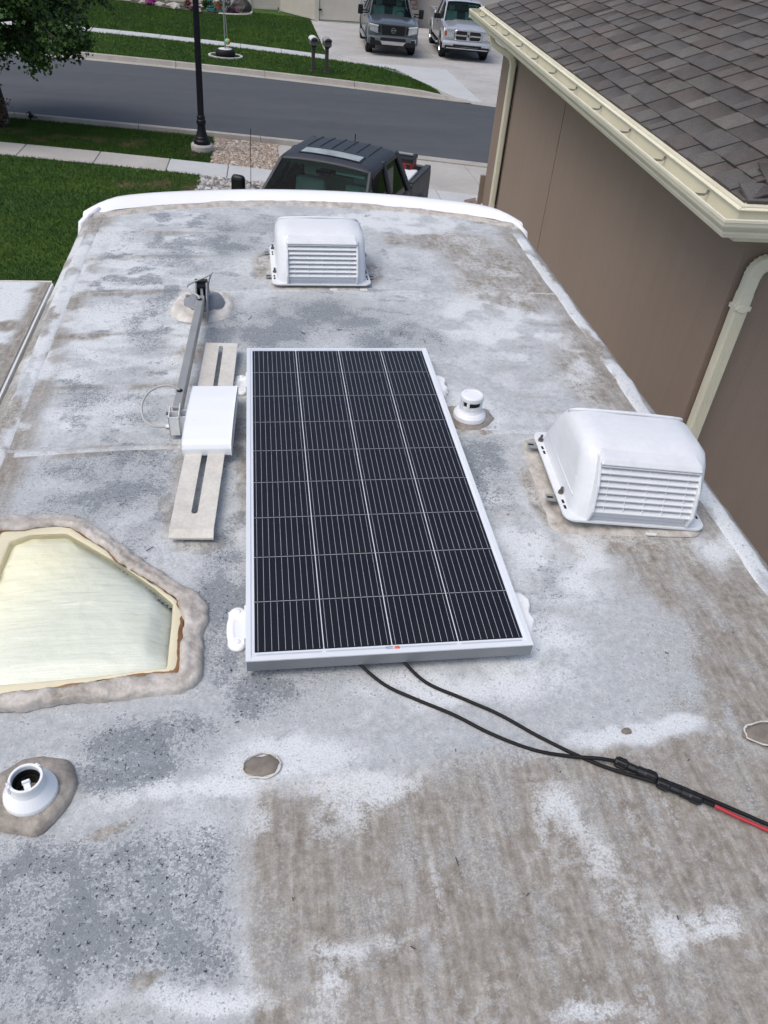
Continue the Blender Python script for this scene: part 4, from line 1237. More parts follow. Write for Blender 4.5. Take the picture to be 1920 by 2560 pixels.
for plane, ncr in (('side', 15), ('near', 12)):
    for c in range(ncr):
        up = C0 + EXPO * c
        lo = XE + (up - EXPO * .65) * CS
        hi = (7.28 - up * CS) if plane == 'side' else 6.0
        a = lo - .1 - rr.random() * .3
        flip = rr.random() < .5
        while a < hi:
            wd = rr.choice((.10, .14, .18, .22, .26, .30)) * (.9 + .2 * rr.random())
            a0, a1 = max(a, lo - .02), min(a + wd, hi)
            if a1 - a0 > .02:
                # dragon teeth (raised laminate) alternate with the lower ply
                add_tab(plane, c, a0, a1, .0125 if flip else .0040, .006 if flip else 0)
            a += wd
            flip = not flip
def tab_geo(T):
    plane, u0, u1, a0, a1, th, tn, c = T
    g = .0010
    P = [roof_pt(plane, u0, a0 + g, -.004), roof_pt(plane, u0, a1 - g, -.004), roof_pt(plane, u1, a1 - g, -.006), roof_pt(plane, u1, a0 + g, -.006),
         roof_pt(plane, u0, a0 + g, th + .006), roof_pt(plane, u0, a1 - g, th + .006), roof_pt(plane, u1, a1 - g, th * .6 - .002), roof_pt(plane, u1, a0 + g, th * .6 - .002)]
    fs = [(4, 5, 6, 7), (0, 1, 5, 4), (1, 2, 6, 5), (2, 3, 7, 6), (3, 0, 4, 7)]
    if plane == 'side': fs = [f[::-1] for f in fs]
    return P, fs
def tab_key(T):
    # nearest, largest tabs in view of a person on the trailer
    plane, u0, u1, a0, a1, th, tn, c = T
    p = Vector(roof_pt(plane, u0, (a0 + a1) / 2))
    vis = 0 if (plane == 'side' and c <= 9) or (plane == 'near' and c <= 2 and a0 < 1.2) else 1
    return (vis, p.length - (a1 - a0) * 6)
tabs.sort(key=tab_key)
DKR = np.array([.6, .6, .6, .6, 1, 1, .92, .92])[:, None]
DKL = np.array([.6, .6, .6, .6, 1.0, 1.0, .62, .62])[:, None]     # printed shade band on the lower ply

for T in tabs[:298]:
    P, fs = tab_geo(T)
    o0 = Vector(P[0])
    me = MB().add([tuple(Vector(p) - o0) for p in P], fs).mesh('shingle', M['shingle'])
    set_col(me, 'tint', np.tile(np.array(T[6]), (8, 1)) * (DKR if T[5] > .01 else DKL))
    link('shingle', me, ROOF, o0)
rest = MB(); tv = []
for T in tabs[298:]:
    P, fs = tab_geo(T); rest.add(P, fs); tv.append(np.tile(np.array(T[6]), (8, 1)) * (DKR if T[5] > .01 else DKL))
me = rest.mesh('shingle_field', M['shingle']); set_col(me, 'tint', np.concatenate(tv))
link('shingle_field', me, ROOF)['kind'] = 'stuff'
# hip caps over the near and far hips
for sgn, y0 in ((1, XE), (-1, 7.28)):
    for k in range(18):
        s0 = .16 + k * .20
        t = tint()
        q = []
        for s_, lift in ((s0, .004), (s0 + .24, .000)):
            cx, cy, cz_ = XE + s_, y0 + sgn * s_, HZ + .030 + s_ * PIT + lift
            q.append([(cx - .085, cy + sgn * .085, cz_ - .040), (cx, cy, cz_ + .006), (cx + .085, cy - sgn * .085, cz_ - .040)])
        V = q[0] + q[1]
        V = V + [(x, y, z - .016) for x, y, z in V]
        fs = [(0, 1, 4, 3), (1, 2, 5, 4), (0, 6, 7, 1), (1, 7, 8, 2), (6, 9, 10, 7), (7, 10, 11, 8), (0, 3, 9, 6), (2, 8, 11, 5), (3, 4, 10, 9), (4, 5, 11, 10)]
        if sgn > 0: fs = [f[::-1] for f in fs]
        me = MB().add(V, fs).mesh('hip_shingle', M['shingle'])
        set_col(me, 'tint', np.tile(np.array(t), (12, 1)))
        link('hip_shingle', me, ROOF)
# brick facing at the far corner, with its white capping strip
bk_m = pm('brown_brick', (.155, .105, .082), .85, var=.35, scale=9, base2=(.27, .20, .16), bmp=.4, bscale=60)
BK = MB(); BK.box((.3265, 6.98, .80), (.137, .40, 1.90)); BK = BK.build('brick_pier', pm('brick_mortar', (.36, .33, .30), .9, var=.1), H)
ztop = 1.90 - gz(2.5, 9)
b_me = MB().box((0, 0, 0), (.0115, .185, .058)).mesh('brick', bk_m, bevel=(.003, 1))
b_me2 = MB().box((0, 0, 0), (.058 * 1.1, .0115, .058)).mesh('brick', bk_m, bevel=(.003, 1))
for c in range(25):
    z = 1.745 - .034 - .067 * c
    for j in range(2):
        y = 6.78 + .10 + .197 * j + (.0 if c % 2 else -.03)
        link('brick', b_me, BK, (.2545, min(max(y, 6.875), 7.085), z))
    for j in range(2):
        link('brick', b_me2, BK, (.288 + .068 * j, 6.776, z))
MB().hexa([(.245, 6.77, 1.75), (.395, 6.77, 1.75), (.395, 7.19, 1.75), (.245, 7.19, 1.75), (.245, 6.77, 1.765), (.395, 6.77, 1.80), (.395, 7.19, 1.80), (.245, 7.19, 1.765)]).build('brick_cap', bk_m, H)
MB().box((.393, 6.82, 1.83), (.012, .62, .05), rx=R(-3)).build('flashing_strip', M['gloss_white'], H)
MB().box((.368, 6.80, 2.0), (.06, .05, .42)).build('corner_trim', pm('tan_trim', (.25, .20, .15), .8, var=.1), H)
MB().box((.400 - .003, 4.05, WZ / 2), (.005, .004, WZ)).build('control_joint', pm('stucco_joint', (.25, .19, .145), .9, var=.1), H)
# ================================================================== ground, street
def curve(c, lo=-9.0, hi=8.0):
    def f(x):
        xc = min(max(x, lo), hi)
        y = c[0] * xc * xc + c[1] * xc + c[2]
        return y + (x - xc) * (2 * c[0] * xc + c[1])
    return f
NK = curve((-.0054, -.195, 20.42))           # back of the near kerb
FG = curve((-.0089, -.2362, 29.594))         # far edge of the asphalt
NSF = curve((-.0068, -.2341, 17.83))         # near sidewalk, street side
FSF = curve((-.0144, -.3268, 36.03))         # far sidewalk, house side
off = lambda f, d: (lambda x: f(x) + d)
def sheet(name, fa, fb, x0, x1, z, mat, nx=60, ny=6, parent=None, jit=0.0):
    g = MB()
    us = [x0 + (x1 - x0) * i / nx for i in range(nx + 1)]
    def fn(x, t):
        a, b_ = fa(x), fb(x)
        y = a + (b_ - a) * t
        return (x, y, gz(x, y) + z)
    g.grid(fn, us, [i / ny for i in range(ny + 1)])
    return g.build(name, mat, parent)
def grass_mat(name, blade=False):
    m, nt, bs = _mat(name)
    n1 = noise(nt, .55, 4, .6); n2 = noise(nt, 3.2, 5, .65); n3 = noise(nt, 26, 4, .7)
    c = ramp(nt, mth(nt, 'ADD', mth(nt, 'MULTIPLY', n1, .55), mth(nt, 'MULTIPLY', n2, .45)), [(.30, (.022, .062, .012)), (.48, (.040, .098, .016)), (.62, (.085, .150, .016)), (.75, (.135, .195, .020))])
    c = mixc(nt, .45, c, ramp(nt, n3, [(.3, (.014, .042, .009)), (.7, (.085, .160, .028))]))
    dr = sep(nt, attr(nt, 'dry'))[0]
    dry = mixc(nt, rng(nt, mth(nt, 'ADD', dr, mth(nt, 'MULTIPLY', mth(nt, 'SUBTRACT', n3, .5), 2.2)), .25, .95), c, ramp(nt, n3, [(.3, (.075, .085, .030)), (.7, (.20, .17, .085))]))
    nt.links.new(dry, bs.inputs['Base Color'])
    bs.inputs['Roughness'].default_value = .75
    bs.inputs['Specular IOR Level'].default_value = .2
    bump(nt, bs, noise(nt, 60, 4, .7), .9, .03)
    return m
M['grass'] = grass_mat('lawn_grass')
def conc_mat(name, c0, c1, sc=1.0):
    m, nt, bs = _mat(name)
    n1 = noise(nt, 1.1 * sc, 5, .6); n2 = noise(nt, 9 * sc, 5, .7); n3 = noise(nt, 140, 3, .7)
    c = ramp(nt, mth(nt, 'ADD', mth(nt, 'MULTIPLY', n1, .6), mth(nt, 'MULTIPLY', n2, .4)), [(.28, c0), (.7, c1)])
    c = mixc(nt, .5, c, ramp(nt, n3, [(.3, (.72, .72, .72)), (.7, (1.15, 1.15, 1.15))]), 'MULTIPLY')
    nt.links.new(c, bs.inputs['Base Color'])
    bs.inputs['Roughness'].default_value = .85
    bump(nt, bs, n3, .3, .004)
    return m
M['concrete'] = conc_mat('concrete', (.34, .325, .30), (.47, .455, .425))
M['concrete_far'] = conc_mat('driveway_concrete', (.30, .295, .285), (.50, .49, .47), .6)
M['concrete_new'] = conc_mat('new_concrete', (.43, .445, .45), (.52, .53, .53))
M['kerb'] = conc_mat('kerb_concrete', (.29, .27, .24), (.43, .41, .37), 2)
def asphalt_mat():
    m, nt, bs = _mat('asphalt')
    tc = nt.nodes.new('ShaderNodeTexCoord'); tc.name = 'TC'
    mp = nt.nodes.new('ShaderNodeMapping'); mp.inputs['Scale'].default_value = (.12, .9, 1); mp.inputs['Rotation'].default_value = (0, 0, R(12))
    nt.links.new(tc.outputs['Object'], mp.inputs[0])
    st = noise(nt, 1.0, 5, .6, mp.outputs[0]); n3 = noise(nt, 90, 3, .7); n2 = noise(nt, 2.0, 4)
    c = ramp(nt, mth(nt, 'ADD', mth(nt, 'MULTIPLY', st, .7), mth(nt, 'MULTIPLY', n2, .3)), [(.30, (.047, .052, .058)), (.70, (.078, .084, .092))])
    c = mixc(nt, .6, c, ramp(nt, n3, [(.3, (.65, .65, .65)), (.7, (1.3, 1.3, 1.3))]), 'MULTIPLY')
    nt.links.new(c, bs.inputs['Base Color'])
    bs.inputs['Roughness'].default_value = .8
    bump(nt, bs, n3, .4, .006)
    return m
M['asphalt'] = asphalt_mat()
def gravel_mat(name, a, b_):
    m, nt, bs = _mat(name)
    v = N(nt, 'ShaderNodeTexVoronoi', Scale=22.0)
    tc = nt.nodes.new('ShaderNodeTexCoord'); tc.name = 'TC'
    nt.links.new(tc.outputs['Object'], v.inputs['Vector'])
    nt.links.new(mixc(nt, sep(nt, v.outputs['Color'])[0], a, b_), bs.inputs['Base Color'])
    bs.inputs['Roughness'].default_value = .9
    return m
M['soil'] = pm('bare_soil', (.10, .085, .07), .9, var=.3, scale=8, bmp=.5, bscale=30, bdist=.02)
M['gravel'] = gravel_mat('tan_gravel', (.22, .17, .125), (.42, .36, .30))

def with_dry(o, spots=()):
    me = o.data
    co = np.empty(len(me.vertices) * 3, np.float32); me.vertices.foreach_get('co', co)
    co = co.reshape(-1, 3)
    set_col(me, 'dry', dry_at(co[:, 0], co[:, 1])[:, None].repeat(3, 1))
    return o
DRY = [(-4.6, 19.65, 1.3, .35), (-5.4, 19.3, .5, .3), (-3.2, 19.5, .5, .5), (-6.1, 20.0, .5, .3), (-1.9, 18.9, .4, .4), (-2.0, 16.3, .8, .5), (-1.75, 15.6, .6, .6), (-2.9, 16.2, .5, .3)]
def dry_at(x, y):
    o = np.zeros(x.shape)
    for cx, cy, rx, ry in DRY:
        o = np.maximum(o, sstep(1.5, .3, np.sqrt(((x - cx) / rx) ** 2 + ((y - cy) / ry) ** 2)))
    return o * (.25 + .75 * sstep(.35, .65, fbm(x * 4, y * 4, 111)))

# the lot and everything beyond it: one sheet out to the horizon
g = MB()
us = [-300, -120, -50, -20, -10, 0, 10, 20, 50, 120, 300]; vs_ = [-200, -60, -20, 0, 20, 40, 60, 120, 250, 500]
g.grid(lambda x, y: (x, y, gz(x, y) - .06), us, vs_)
struct(with_dry(g.build('ground', M['grass'])))
struct(sheet('road', lambda x: NK(x) + .14, off(FG, -.26), -60, 60, -.028, M['asphalt'], 120, 8))
def lawn(name, fa, fb, x0, x1, nx, ny, z=0.0):
    o = sheet(name, fa, fb, x0, x1, z, M['grass'], nx, ny)
    return struct(with_dry(o))
lawn('lawn', lambda x: -14, off(NSF, -1.03), -40, -1.56, 190, 120)
lawn('lawn', off(NSF, .02), off(NK, -.01), -40, -1.36, 190, 12)
lawn('lawn', off(FG, .20), off(FSF, -1.08), -40, 6.0, 150, 16)
FB = lambda x: 46.6 - .12 * (x + 6) + (.0 if x > -1 else 0)
lawn('lawn', off(FSF, .02), lambda x: 48.5, -40, 2.62, 120, 14)

# kerbs: separate cast lengths with open joints
def kerb_run(name, f, side, x0, x1, step, prof_, skip=None, sag=None):
    root = struct(MB().box((0, 0, 0), (.02, .02, .02)).build(name, M['kerb'], None, (x0, f(x0), gz(x0, f(x0)) - .12)))
    x = x0
    while x < x1:
        xe = min(x + step, x1)
        g = MB(); V = []; F = []
        n = len(prof_)
        K = 4
        for i in range(K + 1):
            xx = x + .008 + (xe - x - .016) * i / K
            for d, z in prof_:
                y = f(xx) + side * d
                zz = z if sag is None else z * sag(xx)
                V.append((xx - root.location.x, y - root.location.y, gz(xx, y) + zz - root.location.z))
        for i in range(K):
            for k in range(n):
                F.append((i * n + k, i * n + (k + 1) % n, (i + 1) * n + (k + 1) % n, (i + 1) * n + k))
        F.append(tuple(range(n - 1, -1, -1))); F.append(tuple(K * n + k for k in range(n)))
        g.add(V, F).build('kerb_stone', M['kerb'], root, bevel=None)
        x = xe
    return root
KPROF = [(-.10, -.20), (-.10, .115), (-.085, .13), (.03, .13), (.05, .115), (.085, -.015), (.42, -.024), (.42, -.20)]
# far kerb faces the camera: gutter pan towards -y
kerb_run('kerb', off(FG, .10), -1, -18.25, 6.9, 3.05, KPROF, sag=lambda x: 1 if x < 5.2 else max(.05, 1 - (x - 5.2) / 1.6))
# near kerb faces the street
kerb_run('kerb', off(NK, -.05), 1, -18.5, 12.0, 3.05, KPROF, sag=lambda x: 1 if x < 2.0 else max(.25, 1 - (x - 2.0) / 1.2 * .75))
kerb_run('kerb', off(FG, .10), -1, 6.92, 19.2, 3.05, [(-.3, -.2), (-.3, -.005), (.1, -.012), (.40, -.026), (.40, -.2)])

def slabs(name, fa, fb, xsb, z, mats):
    xa, xb = xsb[0], xsb[-1]
    root = struct(sheet(name, off(fa, .02), off(fb, -.02), xa, xb, z - .03, M['soil'], 30, 1))
    for i in range(len(xsb) - 1):
        x0, x1 = xsb[i] + .007, xsb[i + 1] - .007
        V = []
        for zz in (-.08, 0):
            for x, f in ((x0, fa), (x1, fa), (x1, fb), (x0, fb)):
                xs_ = x + (.0 if f is fa else .02)
                V.append((xs_, f(x), gz(x, f(x)) + z + zz))
        MB().hexa(V).build('paving_slab', mats[i % len(mats)] if not callable(mats) else mats(i), root, bevel=(.012, 1))
    return root
nx_ = [-5.55 - 1.62 * k for k in range(12, 0, -1)] + [-5.55, -3.88, -2.30, -.97, .55, 2.1, 3.7, 5.3, 6.9]
slabs('sidewalk', off(NSF, -1.0), NSF, nx_, .012, lambda i: M['concrete_new'] if i >= len(nx_) - 7 else M['concrete'])
fx_ = [-4.10 - 1.63 * k for k in range(9, 0, -1)] + [-4.10, -2.47, -.85, .78, 2.24, 2.62]
slabs('sidewalk', off(FSF, -1.06), FSF, fx_, .012, [M['concrete_new']])

# near driveway and trailer pad
DR = struct(sheet('driveway', lambda x: -12, off(NK, -.12), .22, 14, -.02, M['soil'], 40, 40))
xb = [.22, 2.35, 4.9, 7.6, 10.4, 14]
yb = [-12, -8, -4, 0, 4, 8, 11, 14, NSF(3) - 1.05]
def quad_slab(P, z, mat, parent, name='slab'):
    V = [(x, y, gz(x, y) + z - .08) for x, y in P] + [(x, y, gz(x, y) + z) for x, y in P]
    return MB().hexa(V).build(name, mat, parent, bevel=(.012, 1))
for i in range(len(xb) - 1):
    for j in range(len(yb) - 1):
        e = .006
        sl_ = lambda x, y: y if y < yb[-2] + .1 else NSF(x) - 1.02
        P = [(xb[i] + e, sl_(xb[i], yb[j]) + e), (xb[i + 1] - e, sl_(xb[i + 1], yb[j]) + e), (xb[i + 1] - e, sl_(xb[i + 1], yb[j + 1]) - e), (xb[i] + e, sl_(xb[i], yb[j + 1]) - e)]
        quad_slab(P, .008, M['concrete'], DR)
    P = [(xb[i] + e, NSF(xb[i]) + .02), (xb[i + 1] - e, NSF(xb[i + 1]) + .02), (xb[i + 1] - e, NK(xb[i + 1]) - .16), (xb[i] + e, NK(xb[i]) - .16)]
    quad_slab(P, .006, M['concrete'], DR)
for j in range(5):
    quad_slab([(-1.55, -12 + j * 4.6), (.21, -12 + j * 4.6), (.21, -12.01 + (j + 1) * 4.6), (-1.55, -12.01 + (j + 1) * 4.6)], .007, M['concrete'], DR)

# far driveway
FD = struct(sheet('driveway', off(FG, .38), lambda x: 46.6, 2.64, 22, -.03, M['concrete_far'], 40, 20))
def left_edge(y):
    return float(np.interp(y, [28.2, 29.1, 32.9, 35.4, 45.7, 47], [6.7, 6.14, 5.1, 2.62, 3.0, 3.0]))
rows = [FG(8) + .55, 31.0, 33.8, 36.5, 40.0, 43.2, 46.5]
cols = [0, 7.35, 10.6, 13.8, 17.5, 22]
for j in range(len(rows) - 1):
    for i in range(len(cols) - 1):
        sh = lambda x, y: y - .22 * (x - 6.5) * max(0, 1 - (y - 28) / 8)
        def corner(x, y): 
            yy = sh(x, y)
            return (max(x, left_edge(yy)) if i == 0 else x, yy)
        P = [corner(cols[i] if i else left_edge(sh(left_edge(rows[j]), rows[j])), rows[j]), corner(cols[i + 1] - .01, rows[j]), corner(cols[i + 1] - .01, rows[j + 1] - .01), corner(cols[i] if i else left_edge(sh(left_edge(rows[j + 1]), rows[j + 1])), rows[j + 1] - .01)]
        quad_slab(P, .004, M['concrete_new'] if (i == 0 and j in (0, 1)) else M['concrete_far'], FD)

# grass blades over the lawns
def grass(name, fa, fb, x0, x1, n, h, wd, label, z=0.0, clump=0):
    xs_ = RNG.uniform(x0, x1, n); t = RNG.uniform(0, 1, n)
    A = np.array([fa(x) for x in xs_]); B_ = np.array([fb(x) for x in xs_])
    ys_ = A + (B_ - A) * t
    zs = -GX * (xs_ - CAM.x) - GY * (ys_ - CAM.y) + z
    th = RNG.uniform(0, 2 * math.pi, n); hh = h * RNG.uniform(.5, 1.25, n)
    lx, ly = RNG.normal(0, .45, n) * hh, RNG.normal(0, .45, n) * hh
    dx, dy = np.cos(th) * wd, np.sin(th) * wd
    V = np.empty((n, 3, 3), np.float32)
    V[:, 0] = np.stack([xs_ - dx, ys_ - dy, zs - .01], -1)
    V[:, 1] = np.stack([xs_ + dx, ys_ + dy, zs - .01], -1)
    V[:, 2] = np.stack([xs_ + lx, ys_ + ly, zs + hh], -1)
    me = np_mesh(name, V.reshape(-1, 3), np.arange(n * 3).reshape(-1, 3), M['grass'])
    set_col(me, 'dry', dry_at(V[:, :, 0].ravel(), V[:, :, 1].ravel())[:, None].repeat(3, 1))
    o = link(name, me)
    return tag(o, label, 'grass', None, 'stuff')
grass('grass', lambda x: 8.0, off(NSF, -1.0), -8.5, -1.54, 90000, .05, .008, 'green lawn left of the trailer below the near sidewalk')
grass('grass', off(NSF, .0), off(NK, -.06), -8.0, -1.34, 42000, .055, .009, 'grass strip with dry patches between near sidewalk and kerb')
grass('grass', off(FG, .20), off(FSF, -1.05), -9.5, 5.0, 45000, .06, .013, 'dark green grass strip behind the far kerb')
grass('grass', off(FSF, .0), lambda x: 47.0 - .1 * x, -10.5, 2.62, 60000, .07, .016, 'far lawn in front of the flower bed and cream fence')
# tapering end of the far strip beside the apron
me = MB()
P = [(4.98, FG(4.98) + .2), (6.05, FG(6.05) + .25), (6.10, 29.0), (5.15, 32.7), (5.0, 32.75)]
grass('grass', off(FG, .25), lambda x: 32.8 - max(0, x - 5.1) * 4.0, 4.98, 6.05, 3500, .06, .013, 'tip of the grass strip beside the far driveway apron')

# stones: tan gravel by the lamp post, grey river rock by the sidewalk corner
def stones(name, n, fx, fy, size, mat, label, z=.0):
    base = [(-1, -1, -.6), (1, -1, -.5), (1, 1, -.6), (-1, 1, -.5), (-.6, -.7, .55), (.7, -.5, .65), (.5, .7, .5), (-.6, .6, .7)]
    fs = np.array([(4, 5, 6, 7), (0, 1, 5, 4), (1, 2, 6, 5), (2, 3, 7, 6), (3, 0, 4, 7)])
    bv = np.array(base)
    V = np.empty((n, 8, 3)); 
    x = RNG.uniform(*fx, n); y0 = np.array([fy[0](q) for q in x]); y1 = np.array([fy[1](q) for q in x])
    y = y0 + (y1 - y0) * RNG.uniform(0, 1, n)
    s_ = size * RNG.lognormal(0, .38, n)
    th = RNG.uniform(0, 6.28, n)
    for k in range(8):
        p = bv[k] * RNG.uniform(.75, 1.2, (n, 3))
        V[:, k, 0] = x + s_ * (p[:, 0] * np.cos(th) - p[:, 1] * np.sin(th) * .7)
        V[:, k, 1] = y + s_ * (p[:, 0] * np.sin(th) + p[:, 1] * np.cos(th) * .7)
        V[:, k, 2] = -GX * (x - CAM.x) - GY * (y - CAM.y) + z + s_ * (p[:, 2] * .7 + .2)
    F = (np.arange(n)[:, None, None] * 8 + fs[None]).reshape(-1, 4)
    me = np_mesh(name, V.reshape(-1, 3), F, mat)
    v = RNG.uniform(0, 1, n)
    set_col(me, 'tint', np.repeat(np.stack([v, RNG.uniform(0, 1, n), v], -1), 8, 0))
    return tag(link(name, me), label, 'stones', None, 'stuff')
def stone_mat(name, stops):
    m, nt, bs = _mat(name)
    t = sep(nt, attr(nt, 'tint'))[0]
    c = ramp(nt, t, stops)
    c = mixc(nt, .5, c, ramp(nt, noise(nt, 25, 3), [(.3, (.7, .7, .7)), (.7, (1.2, 1.2, 1.2))]), 'MULTIPLY')
    nt.links.new(c, bs.inputs['Base Color']); bs.inputs['Roughness'].default_value = .85
    return m
M['st_tan'] = stone_mat('tan_stone', [(0, (.20, .145, .10)), (.4, (.33, .26, .20)), (.75, (.42, .37, .32)), (1, (.55, .51, .47))])
M['st_grey'] = stone_mat('grey_stone', [(0, (.17, .17, .17)), (.5, (.33, .33, .33)), (.8, (.45, .44, .42)), (1, (.62, .61, .59))])
struct(sheet('gravel_bed', off(NSF, .01), off(NK, -.14), -1.36, .21, -.02, M['gravel'], 12, 12))
struct(sheet('gravel_bed', lambda x: 12.5, off(NSF, -1.01), -1.56, .21, -.02, M['gravel'], 12, 12))
stones('gravel', 5200, (-1.36, .22), (off(NSF, .03), off(NK, -.17)), .020, M['st_tan'], 'bed of tan gravel between the lamp post and the parked dark pickup')
stones('river_rock', 1500, (-1.55, .2), (lambda x: 12.8, off(NSF, -1.04)), .036, M['st_grey'], 'grey river rock at the corner of the lawn and sidewalk')
# ================================================================== street lamp
LX, LY = -1.594, 19.213
ST = empty('street_lamp', (LX, LY, gz(LX, LY)), 0, 'black fluted street lamp post on a round concrete footing', 'street lamp')
ST.rotation_euler = (R(-.3), R(1.55), 0)
MB().lathe([(.26, -.4), (.265, .13), (.25, .16), (.19, .165)], 28).build('footing', M['concrete'], ST)
pl = MB()
pl.lathe([(.190, .165), (.195, .18), (.195, .24), (.18, .26), (.165, .275), (.16, .31), (.135, .34), (.105, .44), (.092, .52), (.088, .58), (.106, .60), (.110, .64), (.106, .68), (.088, .70), (.095, .73), (.092, .76), (.076, .79), (.074, .82)], 28)
pm_ = pm('black_lamp_paint', (.006, .007, .012), .45, var=.2, spec=.25)
pl.build('base', pm_, ST, smooth=False)
V = []; F = []
nf = 32
for z, r_ in ((.80, .074), (2.4, .069), (4.1, .062)):
    for k in range(nf):
        q = 2 * math.pi * k / nf
        rr_ = r_ * (1 if k % 2 else .92)
        V.append((rr_ * math.cos(q), rr_ * math.sin(q), z))
for i in range(2):
    for k in range(nf):
        F.append((i * nf + k, i * nf + (k + 1) % nf, (i + 1) * nf + (k + 1) % nf, (i + 1) * nf + k))
MB().add(V, F).build('post', pm_, ST)
MB().lathe([(.06, 4.08), (.1, 4.14), (.08, 4.2), (.15, 4.3), (.16, 4.32), (.14, 4.34)], 20).build('lantern_base', pm_, ST)
MB().lathe([(.13, 4.34), (.19, 4.75)], 8).build('lantern_glass', pm('frosted_lantern', (.75, .74, .70), .3, var=.03), ST)
MB().lathe([(.22, 4.75), (.2, 4.8), (.1, 4.92), (.03, 4.96), (.03, 5.05), (.005, 5.08)], 20).build('lantern_roof', pm_, ST)

# ================================================================== small garden spotlight
GX_, GY_ = -5.90, 21.15
SPT = empty('garden_spotlight', (GX_, GY_, gz(GX_, GY_)), 0, 'small black spotlight on a stake with a white lens near the kerb', 'spotlight')
MB().tube([(0, 0, -.05), (0, 0, .12)], .014, 6).build('stake', M['black'], SPT)
MB().tube([(.0, .02, .19), (-.02, -.08, .175)], [.05, .042], 12).build('head', M['black'], SPT)
MB().tube([(-.0201, -.081, .1750), (-.0212, -.087, .1742)], .026, 12).build('lens', M['gloss_white'], SPT)
MB().box((.02, .0, .11), (.10, .05, .07)).build('body', M['black'], SPT)
MB().box((.105, .0, .13), (.15, .09, .02), ry=R(38)).build('solar_cell_panel', M['black'], SPT)

# ================================================================== mailboxes
def mailbox(x, y, label, capmat, hb):
    t = empty('mailbox', (x, y, gz(x, y)), R(8), label, 'mailbox', 'mailboxes by the far kerb')
    pmat = pm('brown_post', (.062, .055, .050), .6, var=.15)
    MB().box((0, 0, .40), (.115, .115, .90)).build('post', pmat, t)
    MB().box((0, 0, .03), (.18, .18, .06)).build('post_base', pmat, t)
    MB().hexa([(-.06, -.06, .80), (.06, -.06, .80), (.06, .06, .80), (-.06, .06, .80), (-.12, -.17, .88), (.12, -.17, .88), (.12, .17, .88), (-.12, .17, .88)]).build('support', pmat, t)
    o = [(-.125, .88), (.125, .88), (.125, 1.04)] + [(.125 * math.cos(R(a)), 1.04 + .075 * math.sin(R(a))) for a in range(15, 180, 15)] + [(-.125, 1.04)]
    MB().prism_y([(a, b_) for a, b_ in o], -.20, .20).build('box', pm('grey_mailbox', (.105, .10, .095), .45, var=.1), t)
    oc = [(-.142, 1.03)] + [(.142 * math.cos(R(a)), 1.045 + .098 * math.sin(R(a))) for a in range(180, -1, -15)][0:] + [(.142, 1.03), (.128, 1.03)] + [(.128 * math.cos(R(a)), 1.04 + .080 * math.sin(R(a))) for a in range(0, 181, 15)] + [(-.128, 1.03)]
    MB().prism_y(oc, -.235, .22).build('lid', capmat, t)
    MB().box((0, -.206, 1.00), (.20, .012, .012)).build('door_handle', M['black'], t)
    MB().box((0, -.204, 1.045), (.235, .008, .03)).build('door_recess', M['hole'], t)
    return t
mailbox(1.805, 30.925, 'left mailbox with a white curved lid on a brown post', pm('white_lid', (.62, .62, .61), .5, var=.05), 1)
mailbox(2.284, 30.842, 'right mailbox with a grey curved lid on a brown post', pm('grey_lid', (.26, .26, .26), .5, var=.1), 1)

# ================================================================== tetherball
TX, TY = -1.37, 32.95
TB = empty('tetherball_set', (TX, TY, gz(TX, TY)), 0, 'tetherball pole set in a black tyre filled with concrete', 'tetherball')
MB().lathe([(.20, .03), (.33, .0), (.365, .05), (.37, .14), (.355, .23), (.30, .26), (.24, .25)], 32).build('tyre', M['rubber'], TB, smooth=True)
MB().lathe([(.255, .10), (.255, .262), (.2, .267), (.0005, .267)], 28).build('concrete_fill', pm('white_concrete', (.62, .61, .60), .8, var=.08), TB)
MB().tube([(.0, 0, .2), (.03, 0, 2.7)], .026, 12).build('pole', pm('galvanised_pole', (.36, .38, .38), .4, metal=.6, var=.1), TB)
MB().tube(smooth_path([(.03, 0, 2.68), (.06, -.02, 1.6), (.098, -.03, .60)]), .006, 6).build('rope', pm('white_rope', (.62, .62, .58), .8), TB)
def ball_mat():
    m, nt, bs = _mat('beach_colours')
    tc = nt.nodes.new('ShaderNodeTexCoord')
    sp = nt.nodes.new('ShaderNodeSeparateXYZ'); nt.links.new(tc.outputs['Object'], sp.inputs[0])
    a = mth(nt, 'ADD', mth(nt, 'MULTIPLY', sp.outputs[0], 4.6), mth(nt, 'MULTIPLY', sp.outputs[2], -1.6))
    c = ramp(nt, mth(nt, 'ADD', a, .45), [(0, (.10, .42, .34)), (.38, (.20, .45, .16)), (.55, (.70, .42, .06)), (.8, (.66, .16, .03))])
    nt.links.new(c, bs.inputs['Base Color']); bs.inputs['Roughness'].default_value = .45
    return m
bm = bmesh.new(); bmesh.ops.create_uvsphere(bm, u_segments=20, v_segments=12, radius=.105)
me = bpy.data.meshes.new('ball'); bm.to_mesh(me); bm.free(); me.materials.append(ball_mat()); me.polygons.foreach_set('use_smooth', np.ones(len(me.polygons), dtype=bool))
link('ball', me, TB, (.10, -.03, .50))
V = []; F = []
n = 40
for k in range(n):
    q = 2 * math.pi * k / n
    for r_, z in ((.56, -.05), (.56, .05), (.64, .05), (.64, -.05)):
        V.append((r_ * math.cos(q), r_ * .98 * math.sin(q) , z))
for k in range(n):
    j = (k + 1) % n
    for e in range(4): F.append((4 * k + e, 4 * k + (e + 1) % 4, 4 * j + (e + 1) % 4, 4 * j + e))
RGO = MB().add(V, F).build('edging_ring', pm('pale_edging', (.55, .54, .51), .85, var=.1), None, (TX, TY, gz(TX, TY)), (-math.atan(GY), math.atan(GX), 0))
